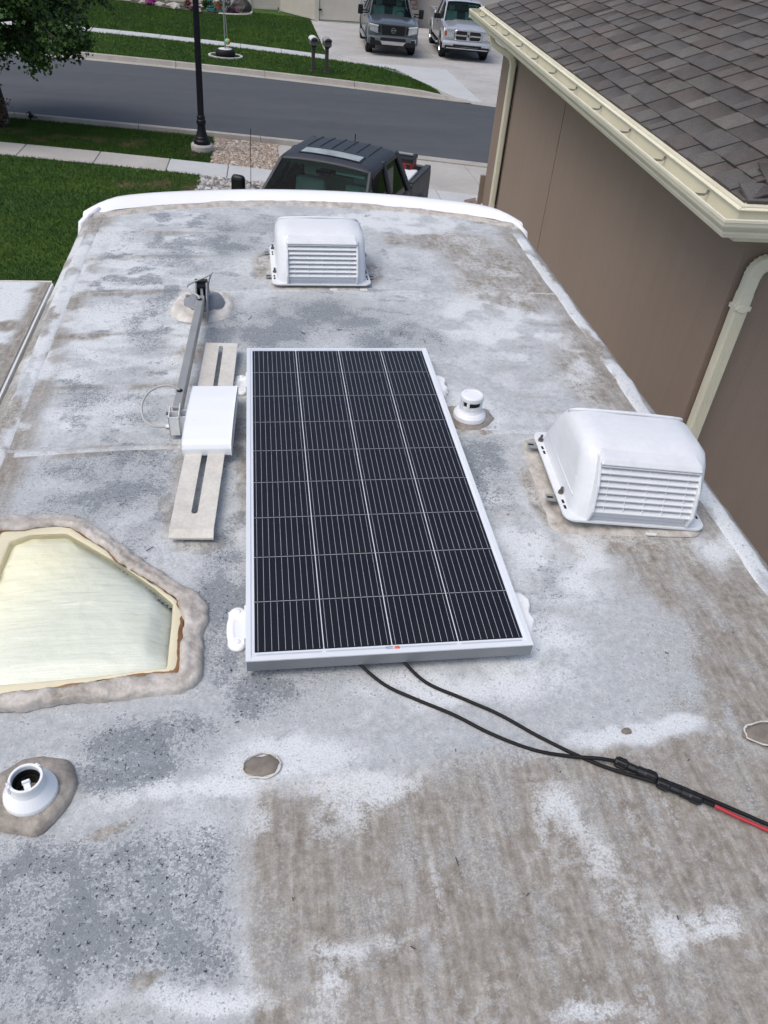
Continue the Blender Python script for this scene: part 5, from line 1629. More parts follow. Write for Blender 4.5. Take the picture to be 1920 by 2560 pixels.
tag(RGO, 'round pale concrete edging ring in the grass round the tetherball tyre', 'edging')
MB().lathe([(.56, .012), (.0005, .012)], 30, caps=False).build('soil_fill', M['soil'], RGO)

# ================================================================== street tree
def leaf_mat(name, a, b_, c_):
    m, nt, bs = _mat(name)
    t = sep(nt, attr(nt, 'tint'))[0]
    nt.links.new(ramp(nt, t, [(0, a), (.55, b_), (1, c_)]), bs.inputs['Base Color'])
    bs.inputs['Roughness'].default_value = .5
    bs.inputs['Specular IOR Level'].default_value = .3
    try:
        bs.inputs['Subsurface Weight'].default_value = 0
    except Exception: pass
    return m
def leaves(n, pts, size, jitter, name, mat, parent, loc, droop=.35):
    """leaf = two folded quads round each twig point"""
    k = RNG.integers(0, len(pts), n)
    P = np.asarray(pts)[k] + RNG.normal(0, 1, (n, 3)) * jitter
    d = RNG.normal(0, 1, (n, 3)); d[:, 2] = -np.abs(d[:, 2]) * droop - .15
    d /= np.linalg.norm(d, axis=1)[:, None]
    s_ = np.cross(d, RNG.normal(0, 1, (n, 3))); s_ /= np.linalg.norm(s_, axis=1)[:, None]
    L = size * RNG.uniform(.7, 1.3, n)[:, None]
    V = np.empty((n, 4, 3))
    V[:, 0] = P; V[:, 1] = P + d * L * .45 + s_ * L * .42; V[:, 2] = P + d * L; V[:, 3] = P + d * L * .45 - s_ * L * .42
    me = np_mesh(name, V.reshape(-1, 3), np.arange(4 * n).reshape(-1, 4), mat)
    t = np.clip(RNG.normal(.45, .22, n), 0, 1)
    set_col(me, 'tint', np.repeat(np.stack([t, t, t], -1), 4, 0))
    return link(name, me, parent, loc)
M['leaf'] = leaf_mat('maple_leaf', (.014, .042, .009), (.040, .092, .017), (.105, .170, .030))
M['bark'] = pm('grey_bark', (.055, .050, .046), .9, var=.3, scale=12, bmp=.8, bscale=30, bdist=.02)
TRX, TRY = -6.40, 20.65
TR = empty('maple_tree', (TRX, TRY, gz(TRX, TRY)), 0, 'leafy green maple with a dark trunk at the left edge of the street', 'tree')
MB().tube(smooth_path([(0, 0, -.1), (.0, .0, .05), (-.02, 0, .6), (-.06, 0, 1.4), (-.05, .05, 2.6), (.0, .1, 4.2), (.05, .1, 5.6)], 3), [.16 - .006 * i for i in range(19)], 10).build('trunk', M['bark'], TR, smooth=True)
rr = random.Random(5)
tips = []
br = MB()
def env(q):                     # underside of the crown
    return float(np.interp(math.hypot(q[0], q[1]), [0, .3, 1.15, 1.87, 2.7, 3.0, 3.2], [1.1, 1.15, 1.28, 1.45, 2.1, 2.6, 9]))
for i in range(46):
    z0 = 1.5 + 3.6 * (i / 46)
    a = i * 2.4
    L = (2.9 - .36 * abs(z0 - 2.3) ** 1.2) * (.75 + .35 * rr.random())
    p = Vector((-.04, .04, z0)); d = Vector((math.cos(a), math.sin(a), .28)); path = [p.copy()]
    for k in range(7):
        d = (d + Vector((rr.uniform(-.22, .22), rr.uniform(-.22, .22), rr.uniform(-.25, .04)))).normalized()
        p = p + d * L / 7
        if p.z < env(p): p.z = env(p) + .05; d.z = abs(d.z) * .4
        path.append(p.copy())
        if k >= 1:
            for _ in range(6):
                e = (d + Vector((rr.uniform(-1, 1), rr.uniform(-1, 1), rr.uniform(-.8, .55)))).normalized()
                q = p + e * (.22 + .42 * rr.random())
                if q.z < env(q): continue
                br.tube([tuple(p), tuple((p + q) / 2 + Vector((0, 0, .03))), tuple(q)], [.010, .007, .003], 4, False)
                for s_ in (.45, .75, 1.0): tips.append(tuple(p + (q - p) * s_))
    br.tube([tuple(v) for v in path], [.045 - .0055 * k for k in range(8)], 6)
br.build('branch', M['bark'], TR)
leaves(46000, tips, .095, .075, 'crown', M['leaf'], TR, (0, 0, 0))
# dry brown suckers round the foot of the tree
SB = empty('dry_shrub', (-6.55, 20.35, gz(-6.55, 20.35)), 0, 'brown dry clump of suckers at the foot of the maple', 'shrub')
rr = random.Random(8); tw = []
g = MB()
for i in range(90):
    a = rr.random() * 6.28; r_ = rr.random() * .35
    p = (r_ * math.cos(a) * .5, r_ * math.sin(a) * .5, 0); q = (r_ * math.cos(a) * 1.1, r_ * math.sin(a) * 1.1, .25 + .4 * rr.random())
    g.tube([p, q], [.008, .003], 4, False); tw += [q, tuple((a_ + b_) / 2 for a_, b_ in zip(p, q))]
g.build('stem', M['bark'], SB)
leaves(1500, tw, .06, .06, 'foliage', leaf_mat('dry_leaf', (.09, .055, .035), (.15, .10, .07), (.24, .18, .13)), SB, (0, 0, 0))

# ================================================================== fence, gate, flower bed
FM = pm('cream_vinyl', (.50, .47, .41), .55, var=.05, scale=2, fine=.03)
def vinyl_panel(p, q, h, root, lift=.04, grooves=True, name='fence_panel'):
    p, q = Vector((*p, 0)), Vector((*q, 0))
    L = (q - p).length; a = math.atan2(q.y - p.y, q.x - p.x)
    n = max(1, int(L / .16))
    g = MB()
    w_ = L / n
    for k in range(n):
        g.box(((k + .5) * w_, 0, h / 2 + lift), (w_ - .012, .022, h))
    g.box((L / 2, 0, h / 2 + lift), (L, .012, h - .01))
    o = g.build(name, FM, root)
    r = MB().box((L / 2, 0, lift + .07), (L, .05, .12)).build('rail', FM, root)
    r2 = MB().box((L / 2, 0, lift + h - .07), (L, .05, .12)).build('rail', FM, root)
    for ob in (o, r, r2):
        ob.location = (p.x - root.location.x, p.y - root.location.y, gz(p.x, p.y) - root.location.z); ob.rotation_euler = (0, 0, a)
    return o
def fpost(x, y, h, root, s_=.13):
    g = MB().box((0, 0, h / 2 - .1), (s_, s_, h + .2)); g.box((0, 0, h + .02), (s_ + .02, s_ + .02, .04), taper=.6)
    return g.build('fence_post', FM, root, (x - root.location.x, y - root.location.y, gz(x, y) - root.location.z))
FE = empty('vinyl_fence', (1.2, 48.2, gz(1.2, 48.2)), 0, 'cream vinyl privacy fence behind the far lawn', 'fence')
fp = [(-6.9, 48.9), (-4.8, 48.8), (-2.6, 48.7), (-.45, 48.55), (1.10, 48.6), (2.90, 46.05)]
for a, b_ in zip(fp[:-1], fp[1:]): vinyl_panel(a, b_, 1.75, FE)
for a in fp: fpost(a[0], a[1] - .02, 1.85, FE)
MB().box((1.04 - 1.2, 48.5 - 48.2 - .05, .14), (.05, .04, .12)).build('drain_box', M['black'], FE)
GTE = empty('vinyl_gate', (4.0, 45.7, gz(4.0, 45.7)), 0, 'wide cream vinyl gate at the head of the far driveway', 'gate')
vinyl_panel((3.08, 46.0), (5.9, 46.0), 1.75, GTE, .07, name='gate_panel')
fpost(2.96, 46.0, 1.85, GTE, .16); fpost(6.05, 46.0, 1.85, GTE, .16)
MB().box((3.11 - 4.0, 45.9 - 45.7, .52), (.16, .08, .08)).build('hinge', M['black'], GTE)
MB().box((3.11 - 4.0, 45.9 - 45.7, 1.45), (.16, .08, .08)).build('hinge', M['black'], GTE)

# neighbour's house front with its stone pier
NH = empty('beige_house', (9.5, 46.6, gz(9.5, 46.6)), 0, 'beige house front with a stone pier behind the two parked pickups', 'house')
NW = pm('beige_wall', (.36, .33, .30), .85, var=.06, scale=2)
MB().box((2.5, .6, 1.6), (11.4, .3, 3.6)).build('wall', NW, NH)
MB().box((-3.15, .38, 1.5), (.12, .2, 3.4)).build('door_trim', pm('white_trim', (.62, .60, .56), .5, var=.04), NH)
PR = MB().box((-2.05, .2, 1.95), (1.55, .46, 2.3)).build('stone_pier', pm('pier_mortar', (.22, .19, .17), .9, var=.1), NH)
MB().box((-2.05, .14, .39), (1.75, .60, .86)).build('pier_base', pm('grey_stucco', (.22, .205, .19), .85, var=.08), NH)
smats = [pm('ledge_stone', c, .85, var=.2, scale=7) for c in ((.21, .145, .11), (.14, .10, .085), (.27, .20, .155), (.17, .13, .12))]
rr = random.Random(2)
for c in range(11):
    x = -2.82
    while x < -1.30:
        wd = min(.20 + .26 * rr.random(), -1.28 - x)
        if wd > .05:
            MB().box((x + wd / 2, -.05, .93 + .19 * c), (wd - .015, .05 + .03 * rr.random(), .17), ).build('stone', rr.choice(smats), PR, bevel=(.012, 1))
        x += wd
MB().box((3.1, .40, 1.5), (4.6, .08, 2.3)).build('garage_door', pm('garage_door', (.42, .40, .37), .6, var=.04), NH)
for k in range(1, 4):
    MB().box((3.1, .357, .4 + .56 * k), (4.6, .012, .02)).build('door_groove', NW, NH)
MB().box((.62, .35, 1.5), (.16, .16, 3.0)).build('door_frame', pm('tan_frame', (.30, .27, .23), .7, var=.05), NH)
MB().box((5.58, .35, 1.5), (.16, .16, 3.0)).build('door_frame', pm('tan_frame', (.30, .27, .23), .7, var=.05), NH)

# flower bed
bed = MB()
bp = [(-11, 47.6), (-6.9, 47.35), (-5.0, 46.15), (-4.0, 45.85), (-2.3, 45.25), (-1.3, 45.4), (-.65, 45.75), (-.40, 46.5), (-.35, 48.5), (-11, 49.0)]
bed.add([(x, y, gz(x, y) + .035) for x, y in bp], [tuple(range(len(bp)))])
struct(bed.build('flower_bed', M['soil']))
g = MB()
g.tube(smooth_path([(x, y, gz(x, y) + .04) for x, y in [(-2.0, 45.28), (-1.3, 45.38), (-.68, 45.72), (-.42, 46.3), (-.36, 47.2), (-.38, 48.4)]], 4), .055, 6)
tag(g.build('bed_edging', pm('pale_bed_edging', (.5, .48, .44), .8, var=.1)), 'pale curved edging along the right end of the flower bed', 'edging')
def rock(x, y, sx, sy, sz, label, seed):
    bm = bmesh.new(); bmesh.ops.create_icosphere(bm, subdivisions=2, radius=1)
    r_ = random.Random(seed)
    for v in bm.verts:
        k = .78 + .4 * r_.random(); v.co = Vector((v.co.x * sx * k, v.co.y * sy * k, max(-.3, v.co.z) * sz * k))
    me = bpy.data.meshes.new('rock'); bm.to_mesh(me); bm.free(); me.materials.append(M['st_w'])
    tag(link('landscape_rock', me, None, (x, y, gz(x, y) + sz * .25 + .03)), label, 'rock', 'pale rocks edging the flower bed')
M['st_w'] = pm('pale_rock', (.42, .39, .35), .85, var=.25, scale=6, bmp=.5, bscale=20, bdist=.02)
for i, (x, y, sx, sy, sz, lb) in enumerate([(-6.75, 47.55, .42, .2, .12, 'long flat pale rock at the left end of the flower bed'), (-5.75, 47.0, .30, .18, .12, 'pale rock left of the left-hand pink flowers'), (-5.0, 46.6, .32, .2, .13, 'pale rock right of the left-hand pink flowers'), (-4.25, 46.9, .40, .2, .14, 'wide pale rock behind the small pale boulder'), (-4.15, 46.0, .24, .17, .14, 'small pale boulder at the lawn edge of the flower bed'), (-3.2, 46.95, .36, .2, .13, 'pale rock just left of the lamp post top'), (-2.95, 45.55, .11, .1, .12, 'little round white rock below the middle pink flowers'), (-2.75, 47.2, .34, .2, .13, 'pale rock at the back just behind the lamp post')]):
    rock(x, y, sx, sy, sz, lb, 30 + i)
def clump(name, x, y, r_, h, n, size, stops, label, cat, green=True):
    t = empty(name, (x, y, gz(x, y) + .03), 0, label, cat, 'plants in the flower bed')
    pts = RNG.normal(0, 1, (260, 3)); pts /= np.linalg.norm(pts, axis=1)[:, None]; pts *= RNG.uniform(.5, 1, (260, 1)); pts[:, 2] = np.abs(pts[:, 2])
    pts = pts * np.array([r_, r_ * .8, h])
    if green: leaves(int(n * .8), pts * .9, size * 1.2, .03, 'foliage', M['leaf'], t, (0, 0, 0))
    top = pts[pts[:, 2] > h * .25] + np.array([0, -.02, .03])
    leaves(n, top, size, .03, 'blossom', leaf_mat(name + '_petal', *stops), t, (0, 0, 0))
    g = MB()
    for k in range(14):
        p = pts[k * 9]; g.tube([(p[0] * .2, p[1] * .2, -.05), tuple(p)], .008, 4, False)
    g.build('stem', M['bark'], t)
    return t
PK = ((.30, .02, .20), (.42, .05, .30), (.55, .16, .42))
clump('pink_flowers', -5.35, 46.65, .34, .26, 700, .06, PK, 'bright pink flowers at the left of the flower bed', 'flowers')
clump('pink_flowers', -3.15, 45.75, .36, .24, 480, .055, ((.22, .03, .16), (.32, .07, .24), (.40, .16, .32)), 'purple pink flowers just left of the lamp post', 'flowers')
clump('pink_flowers', -1.30, 45.95, .34, .26, 480, .055, ((.20, .05, .15), (.32, .12, .25), (.42, .26, .36)), 'pale pink flowers right of the tetherball pole', 'flowers')
clump('red_flowers', -3.55, 46.5, .2, .5, 260, .05, ((.12, .01, .02), (.20, .015, .03), (.28, .03, .05)), 'dark red plant in the middle of the flower bed', 'flowers')
clump('pale_grass', -1.62, 45.75, .26, 1.0, 500, .10, ((.16, .17, .13), (.30, .30, .26), (.45, .44, .40)), 'pale feathery grass behind the tetherball pole', 'plant', False)
clump('green_plant', -2.55, 46.6, .34, .6, 700, .08, ((.02, .05, .012), (.035, .09, .02), (.06, .13, .03)), 'green leafy plant behind the plant stand', 'plant')
# terracotta pots on a teal wire stand
def pot(x, y, z, r_, h, label):
    t = empty('flower_pot', (x, y, gz(x, y) + z), 0, label, 'pot', 'terracotta flower pots')
    MB().lathe([(r_ * .62, 0), (r_ * .9, h * .75), (r_ * 1.02, h * .76), (r_ * 1.04, h), (r_ * .9, h), (r_ * .85, h * .8)], 20).build('pot', pm('terracotta', (.32, .105, .055), .8, var=.15), t)
    MB().lathe([(r_ * .88, h * .85), (.0005, h * .87)], 16, caps=False).build('potting_soil', M['soil'], t)
    return t
P1 = pot(-1.98, 45.6, .20, .20, .30, 'terracotta pot of white flowers beside the tetherball pole')
pts = RNG.normal(0, 1, (120, 3)) * np.array([.11, .11, .06]) + np.array([0, 0, .42])
leaves(420, pts, .07, .02, 'blossom', leaf_mat('white_petal', (.6, .6, .58), (.75, .75, .73), (.8, .8, .8)), P1, (0, 0, 0))
leaves(260, pts - np.array([0, 0, .07]), .07, .02, 'foliage', M['leaf'], P1, (0, 0, 0))
P2 = pot(-2.36, 45.9, .55, .15, .20, 'small terracotta pot on top of the teal wire stand')
leaves(200, pts * .7, .07, .03, 'foliage', M['leaf'], P2, (0, 0, 0))
TS = empty('plant_stand', (-2.3, 45.65, gz(-2.3, 45.65)), 0, 'teal wire plant stand left of the tetherball pole', 'stand')
tm = pm('teal_paint', (.03, .16, .15), .45, var=.15)
g = MB()
for k in range(3):
    q = 2 * math.pi * k / 3 + .4
    MB().tube(smooth_path([(.25 * math.cos(q), .2 * math.sin(q), .03), (.16 * math.cos(q), .14 * math.sin(q), .28), (.17 * math.cos(q), .14 * math.sin(q), .55)]), .016, 6).build('leg', tm, TS)
for r_, z in ((.19, .55), (.2, .30), (.22, .12)):
    MB().tube([(r_ * math.cos(2 * math.pi * k / 20) - .03, r_ * math.sin(2 * math.pi * k / 20), z) for k in range(21)], .014, 6).build('hoop', tm, TS)
for dx in (-.06, .34):
    MB().prism(rrect(.26, .18, .04), .14, .19).build('shelf', tm, TS, (dx, 0, 0))
# dark covered heap by the fence
bm = bmesh.new(); bmesh.ops.create_icosphere(bm, subdivisions=3, radius=1)
for v in bm.verts:
    n_ = fsn(v.co.x * 2 + 5, v.co.y * 2 + v.co.z, 140)
    v.co = Vector((v.co.x * .55, v.co.y * .4, max(-.1, v.co.z) * .5)) * (.7 + .6 * n_)
me = bpy.data.meshes.new('heap'); bm.to_mesh(me); bm.free(); me.materials.append(pm('black_sheet', (.02, .017, .015), .6, var=.3))
tag(link('covered_heap', me, None, (-.85, 47.2, gz(-.85, 47.2) + .04)), 'low dark heap against the cream fence at the end of the flower bed', 'heap')
# ================================================================== pickups
def car_paint(name, c, metal, rough, coat=.8):
    m, nt, bs = _mat(name)
    f = noise(nt, 4, 3)
    nt.links.new(ramp(nt, f, [(.3, tuple(q * .93 for q in c)), (.7, tuple(q * 1.06 for q in c))]), bs.inputs['Base Color'])
    bs.inputs['Metallic'].default_value = metal
    bs.inputs['Roughness'].default_value = rough
    bs.inputs['Coat Weight'].default_value = coat
    bs.inputs['Coat Roughness'].default_value = .06
    return m
M['wglass'] = glass_mat('windscreen_glass', (.42, .68, .62), .0, .03, .4)
M['sglass'] = glass_mat('tinted_side_glass', (.05, .06, .06), .0, .03)
M['chrome'] = pm('chrome', (.70, .72, .74), .15, metal=1, var=.05)
M['lamp'] = pm('headlamp', (.50, .52, .53), .12, metal=.4, var=.25, scale=14)
M['seat'] = pm('grey_seat', (.58, .60, .57), .8, var=.1)
M['dash'] = pm('dashboard', (.11, .12, .12), .7, var=.1)
M['arch'] = pm('wheel_well', (.008, .008, .009), .9, var=.1)

def arc_pts(cy, cz, r_, zb, n=12):
    a0 = math.asin((zb - cz) / r_)
    return [(cy + r_ * math.cos(a), cz + r_ * math.sin(a)) for a in [a0 + (math.pi - 2 * a0) * k / n for k in range(n + 1)]]
def wheel(t, x, y, r_=.42, w_=.28, rim=None, ten=6):
    o = MB().lathe([(r_ * .62, -w_ / 2), (r_ * .90, -w_ / 2), (r_ * .985, -w_ * .38), (r_, -w_ * .2), (r_, w_ * .2), (r_ * .985, w_ * .38), (r_ * .90, w_ / 2), (r_ * .62, w_ / 2)], 32, M=Matrix.Rotation(R(90), 4, 'Y'), caps=False).build('wheel', M['rubber'], t, (x, y, r_), smooth=False)
    s_ = 1 if x > 0 else -1
    MB().lathe([(r_ * .64, -w_ * .46), (r_ * .60, -w_ * .30), (r_ * .58, w_ * .05), (r_ * .15, w_ * .05)], 28, M=Matrix.Rotation(R(-90 if s_ > 0 else 90), 4, 'Y'), caps=False).build('rim', rim, o)
    g = MB()
    for k in range(ten):
        a = 2 * math.pi * k / ten
        Mx = Matrix.Rotation(a, 4, 'X')
        g.hexa([tuple(Mx @ Vector(v)) for v in [(s_ * w_ * .20, -.035, .05), (s_ * w_ * .34, -.035, .05), (s_ * w_ * .34, .035, .05), (s_ * w_ * .20, .035, .05), (s_ * w_ * .26, -.05, r_ * .62), (s_ * w_ * .38, -.05, r_ * .62), (s_ * w_ * .38, .05, r_ * .62), (s_ * w_ * .26, .05, r_ * .62)]])
    g.lathe([(.07, 0), (.07, w_ * .40), (.05, w_ * .42)], 14, M=Matrix.Rotation(R(90 * s_), 4, 'Y'))
    g.build('spokes', rim, o)
    return o
def pickup(loc, rz, scale, paint, label, style, group='parked pickup trucks', handle=None):
    t = empty('pickup_truck', loc, rz, label, 'pickup', group)
    t.scale = (scale,) * 3
    P = paint
    kb = .66 if style == 'dark' else 1.0
    yb = lambda y: 3.86 + (y - 3.86) * kb if y > 3.86 else y
    RW = yb(4.78)
    zs = .55
    BZ = 1.27
    side = [(.34, zs), (.10, .72), (.05, 1.00), (.13, 1.13), (.7, 1.19), (1.40, 1.235), (1.75, BZ), (3.80, BZ + .01)]
    side += [(3.82, BZ - .02), (3.86, BZ + .06), (yb(5.84), BZ + .07), (yb(5.92), 1.2), (yb(5.92), .72), (yb(5.85), .62)]
    side += arc_pts(RW, .42, .53, .60) + [(RW - .56, .53), (1.58, .53)] + arc_pts(1.0, .42, .53, .57)
    for s_ in (-1, 1):
        a, b_ = (s_ * .99, s_ * .90)
        g = MB().prism_x(side if True else side, min(a, b_), max(a, b_))
        g.build('body_side', P, t, bevel=(.022, 2))
        for cy in (1.0, RW):
            fl = MB()
            ptsA = arc_pts(cy, .42, .53, .58, 16)
            V = []; F = []
            for (yy, zz) in ptsA:
                k = .60 / .53
                V += [(s_ * .985, yy, zz), (s_ * 1.02, cy + (yy - cy) * 1.03, .42 + (zz - .42) * 1.03), (s_ * 1.02, cy + (yy - cy) * 1.10, .42 + (zz - .42) * 1.10), (s_ * .985, cy + (yy - cy) * 1.13, .42 + (zz - .42) * 1.13)]
            for i in range(len(ptsA) - 1):
                for e in range(3): F.append((4 * i + e, 4 * i + e + 1, 4 * i + 5 + e, 4 * i + 4 + e))
            fl.add(V, F).build('wheel_arch', P, t, smooth=True)
            MB().box((s_ * .78, cy, .62), (.26, 1.02, .82)).build('wheel_well', M['arch'], t)
        # door shut lines and handles
        dl = MB()
        for y in (1.62, 2.72, 3.78):
            dl.box((s_ * .9905, y, .92), (.004, .012, .66))
        dl.box((s_ * .9905, 2.7, .60), (.004, 2.2, .012))
        dl.build('door_seam', M['hole'], t)
        for y in (2.55, 3.6):
            MB().box((s_ * 1.004, y, 1.10), (.03, .17, .035)).build('door_handle', handle or M['black'], t, bevel=(.008, 1))
        MB().box((s_ * 1.03, 2.85, .43), (.14, 2.3, .05)).build('side_step', M['grey_plastic'] if style != 'ram' else M['chrome'], t, bevel=(.015, 1))
    # hood with a power bulge
    def hoodf(x, y):
        tt = max(0.0, (y - .08) / 1.34)
        z = 1.10 + .135 * tt ** .7 + .05 * (1 - (x / .95) ** 2)
        z += .030 * float(sstep(.52, .40, abs(x))) * float(sstep(.02, .35, tt))
        if y < .14: z -= .05
        if abs(x) > .90: z -= .02
        return (x, y, z)
    hx = [-.93, -.90, -.84, -.75, -.62, -.53, -.48, -.42, -.36, -.2, 0, .2, .36, .42, .48, .53, .62, .75, .84, .90, .93]
    MB().grid(hoodf, hx, [.06, .09, .14, .25, .45, .7, .95, 1.2, 1.42]).build('hood', P, t, smooth=True)
    MB().box((0, 1.44, 1.235), (1.74, .16, .03)).build('cowl', M['black'], t)
    # front end
    MB().hexa([(-.93, .12, .62), (.93, .12, .62), (.93, .5, .62), (-.93, .5, .62), (-.92, .075, 1.13), (.92, .075, 1.13), (.92, .5, 1.13), (-.92, .5, 1.13)]).build('front_panel', P, t, bevel=(.03, 2))
    bmat = {'ram': P, 'titan': P, 'dark': P}[style]
    def bump_f(x): return .04 + .10 * (abs(x) / 1.0) ** 3
    g = MB(); V = []; F = []
    bpz = [(.06, .42), (.0, .45), (-.06, .52), (-.075, .62), (-.05, .705), (.06, .72)]
    bx_ = [-1.0, -.9, -.7, -.4, 0, .4, .7, .9, 1.0]
    for x in bx_:
        for d, z in bpz: V.append((x, bump_f(x) + d, z))
    n = len(bpz)
    for i in range(len(bx_) - 1):
        for k in range(n - 1): F.append((i * n + k, (i + 1) * n + k, (i + 1) * n + k + 1, i * n + k + 1))
    F += [tuple(range(n)), tuple((len(bx_) - 1) * n + k for k in range(n - 1, -1, -1))]
    g.add(V, F).build('bumper', bmat if style != 'dark' else M['chrome'], t, smooth=False)
    MB().box((0, .2, .46), (1.8, .4, .16)).build('lower_valance', M['black'], t)
    for s_ in (-1, 1):
        if style == 'titan':
            MB().prism_y([(s_ * .60, .78), (s_ * .94, .86), (s_ * .95, 1.07), (s_ * .62, 1.02)][::s_], .045, .12).build('headlight', M['lamp'], t)
            MB().prism_y([(s_ * .60, 1.02), (s_ * .95, 1.065), (s_ * .95, 1.09), (s_ * .60, 1.05)][::s_], .035, .11).build('light_strip', M['gloss_white'], t)
            MB().prism_y([(s_ * .50, .80), (s_ * .58, .81), (s_ * .585, 1.05), (s_ * .52, 1.04)][::s_], .05, .12).build('side_intake', M['black'], t)
            MB().prism_y([(s_ * .70, .50), (s_ * .90, .53), (s_ * .91, .65), (s_ * .70, .63)][::s_], -.040 + .05, .08).build('fog_bezel', M['chrome'], t)
            MB().prism_y([(s_ * .72, .52), (s_ * .88, .545), (s_ * .89, .635), (s_ * .72, .615)][::s_], -.048 + .05, .07).build('fog_light', M['black'], t)
        else:
            MB().prism_y([(s_ * .58, .80), (s_ * .95, .82), (s_ * .97, 1.05), (s_ * .60, 1.03)][::s_], .04, .12).build('headlight', M['lamp'], t)
            MB().prism_y([(s_ * .86, .86), (s_ * .955, .86), (s_ * .965, 1.03), (s_ * .88, 1.03)][::s_], .034, .1).build('turn_signal', pm('amber_lens', (.36, .08, .03), .2, var=.1), t)
            MB().box((s_ * .80, .02, .58), (.16, .03, .07)).build('fog_light', M['lamp'], t)
    if style == 'titan':
        gp = [(-.46, .80), (-.40, .74), (.40, .74), (.46, .80), (.48, 1.06), (-.48, 1.06)]
        MB().prism_y(gp, .030, .12).build('grille', M['hole'], t)
        k = MB()
        for i in range(9): k.box((0, .028, .765 + .034 * i), (.88, .006, .012))
        k.build('grille_mesh', M['black'], t)
        MB().box((0, .06, .725), (1.3, .06, .03)).build('grille_trim', P, t)
        e = MB()
        e.lathe([(.075, 0), (.095, 0), (.095, .02), (.075, .02)], 24, M=Matrix.Translation((0, .028, .91)) @ Matrix.Rotation(R(90), 4, 'X'), caps=False)
        e.box((0, .016, .91), (.215, .016, .032))
        e.build('emblem', M['chrome'], t)
        MB().box((0, -.032, .61), (1.0, .03, .10)).build('bumper_intake', M['hole'], t)
        MB().hexa([(-.42, -.03, .42), (.42, -.03, .42), (.38, .2, .36), (-.38, .2, .36), (-.50, -.052, .54), (.50, -.052, .54), (.5, .1, .54), (-.5, .1, .54)]).build('skid_plate', pm('silver_skid', (.50, .51, .50), .4, metal=.4), t)
    else:
        o = rrect(.56, .185, .10, 4)
        MB().prism_y([(x, z + .905) for x, z in o], .012, .12).build('grille_surround', M['chrome'] if style == 'ram' else P, t, bevel=(.012, 1))
        for sx in (-1, 1):
            for sz in (-1, 1):
                q = [(sx * .055, .905 + sz * .028), (sx * .505, .905 + sz * .024), (sx * .505, .905 + sz * .09), (sx * .45, .905 + sz * .150), (sx * .065, .905 + sz * .150)]
                MB().prism_y(q[::sx * sz], .004, .05).build('grille_opening', M['hole'], t)
        e = MB()                        # ram's-head badge: shield with two curled horns
        e.prism_y([(-.03, .95), (.03, .95), (.034, .90), (.016, .855), (-.016, .855), (-.034, .90)], -.008, .02)
        for sx in (-1, 1):
            e.tube(smooth_path([(sx * .02, -.004, .948), (sx * .055, -.004, .955), (sx * .068, -.004, .92), (sx * .05, -.004, .892), (sx * .04, -.004, .908)], 4), [.010] * 17, 6)
        e.build('emblem', pm('dark_badge', (.10, .11, .12), .3, metal=.8), t)
        MB().box((0, -.022, .555), (1.15, .03, .07)).build('bumper_intake', M['hole'], t)
        MB().box((0, .0, .455), (1.7, .06, .03)).build('bumper_lip', M['chrome'] if style == 'ram' else M['black'], t)
    # cab
    A0, A1 = (.875, 1.44, 1.235), (.705, 2.24, 1.875)
    B0, B1 = (.955, 2.74, BZ), (.735, 2.78, 1.90)
    C0, C1 = (.945, 3.76, BZ), (.715, 3.54, 1.885)
    def pillar(p, q, w0, w1, name):
        for s_ in (-1, 1):
            a, b_ = Vector((s_ * p[0], p[1], p[2])), Vector((s_ * q[0], q[1], q[2]))
            MB().hexa(bar2(a, b_, w0, w1)).build(name, P, t, bevel=(.012, 1))
    def bar2(p, q, wy, wx):
        u = Vector((0, 1, 0)) * wy / 2; v = Vector((1, 0, 0)) * wx / 2
        return [tuple(z) for z in (p - u - v, p - u + v, p + u + v, p + u - v, q - u - v, q - u + v, q + u + v, q + u - v)]
    pillar(A0, A1, .10, .055, 'windscreen_pillar'); pillar(B0, B1, .10, .05, 'door_pillar'); pillar(C0, C1, .17, .06, 'rear_pillar')
    rf = MB()
    def rooff(x, y):
        ty = (y - 2.20) / 1.38
        z = 1.895 + .045 * (1 - (x / .76) ** 2) + .02 * math.sin(math.pi * min(1, max(0, ty)))
        ed = max(0, abs(x) - .66) / .10
        z -= .05 * ed ** 2
        if ty < .08: z -= .03 * (1 - ty / .08) ** 2
        if ty > .9: z -= .05 * ((ty - .9) / .1) ** 2
        return (x, y, z)
    rx = [-.765, -.75, -.72, -.68, -.6] + [i * .1 for i in range(-5, 6)] + [.6, .68, .72, .75, .765]
    ry = [2.18, 2.20, 2.23, 2.28, 2.36, 2.5, 2.7, 2.9, 3.1, 3.3, 3.42, 3.5, 3.55, 3.585]
    rf.grid(rooff, rx, ry)
    V = list(rf.v); nb = len(V)
    rf.add([(x, y, min(z, 1.90) - .045) for x, y, z in V], [])
    nv = len(ry); nu = len(rx)
    for i in range(nu - 1):
        rf.f.append((i * nv, nb + i * nv, nb + (i + 1) * nv, (i + 1) * nv)); rf.f.append((i * nv + nv - 1, (i + 1) * nv + nv - 1, nb + (i + 1) * nv + nv - 1, nb + i * nv + nv - 1))
    for j in range(nv - 1):
        rf.f.append((j, j + 1, nb + j + 1, nb + j)); q0 = (nu - 1) * nv
        rf.f.append((q0 + j, nb + q0 + j, nb + q0 + j + 1, q0 + j + 1))
    for i in range(nu - 1):
        for j in range(nv - 1): rf.f.append((nb + i * nv + j, nb + i * nv + j + 1, nb + (i + 1) * nv + j + 1, nb + (i + 1) * nv + j))
    RO = rf.build('cab_roof', P, t, smooth=True)
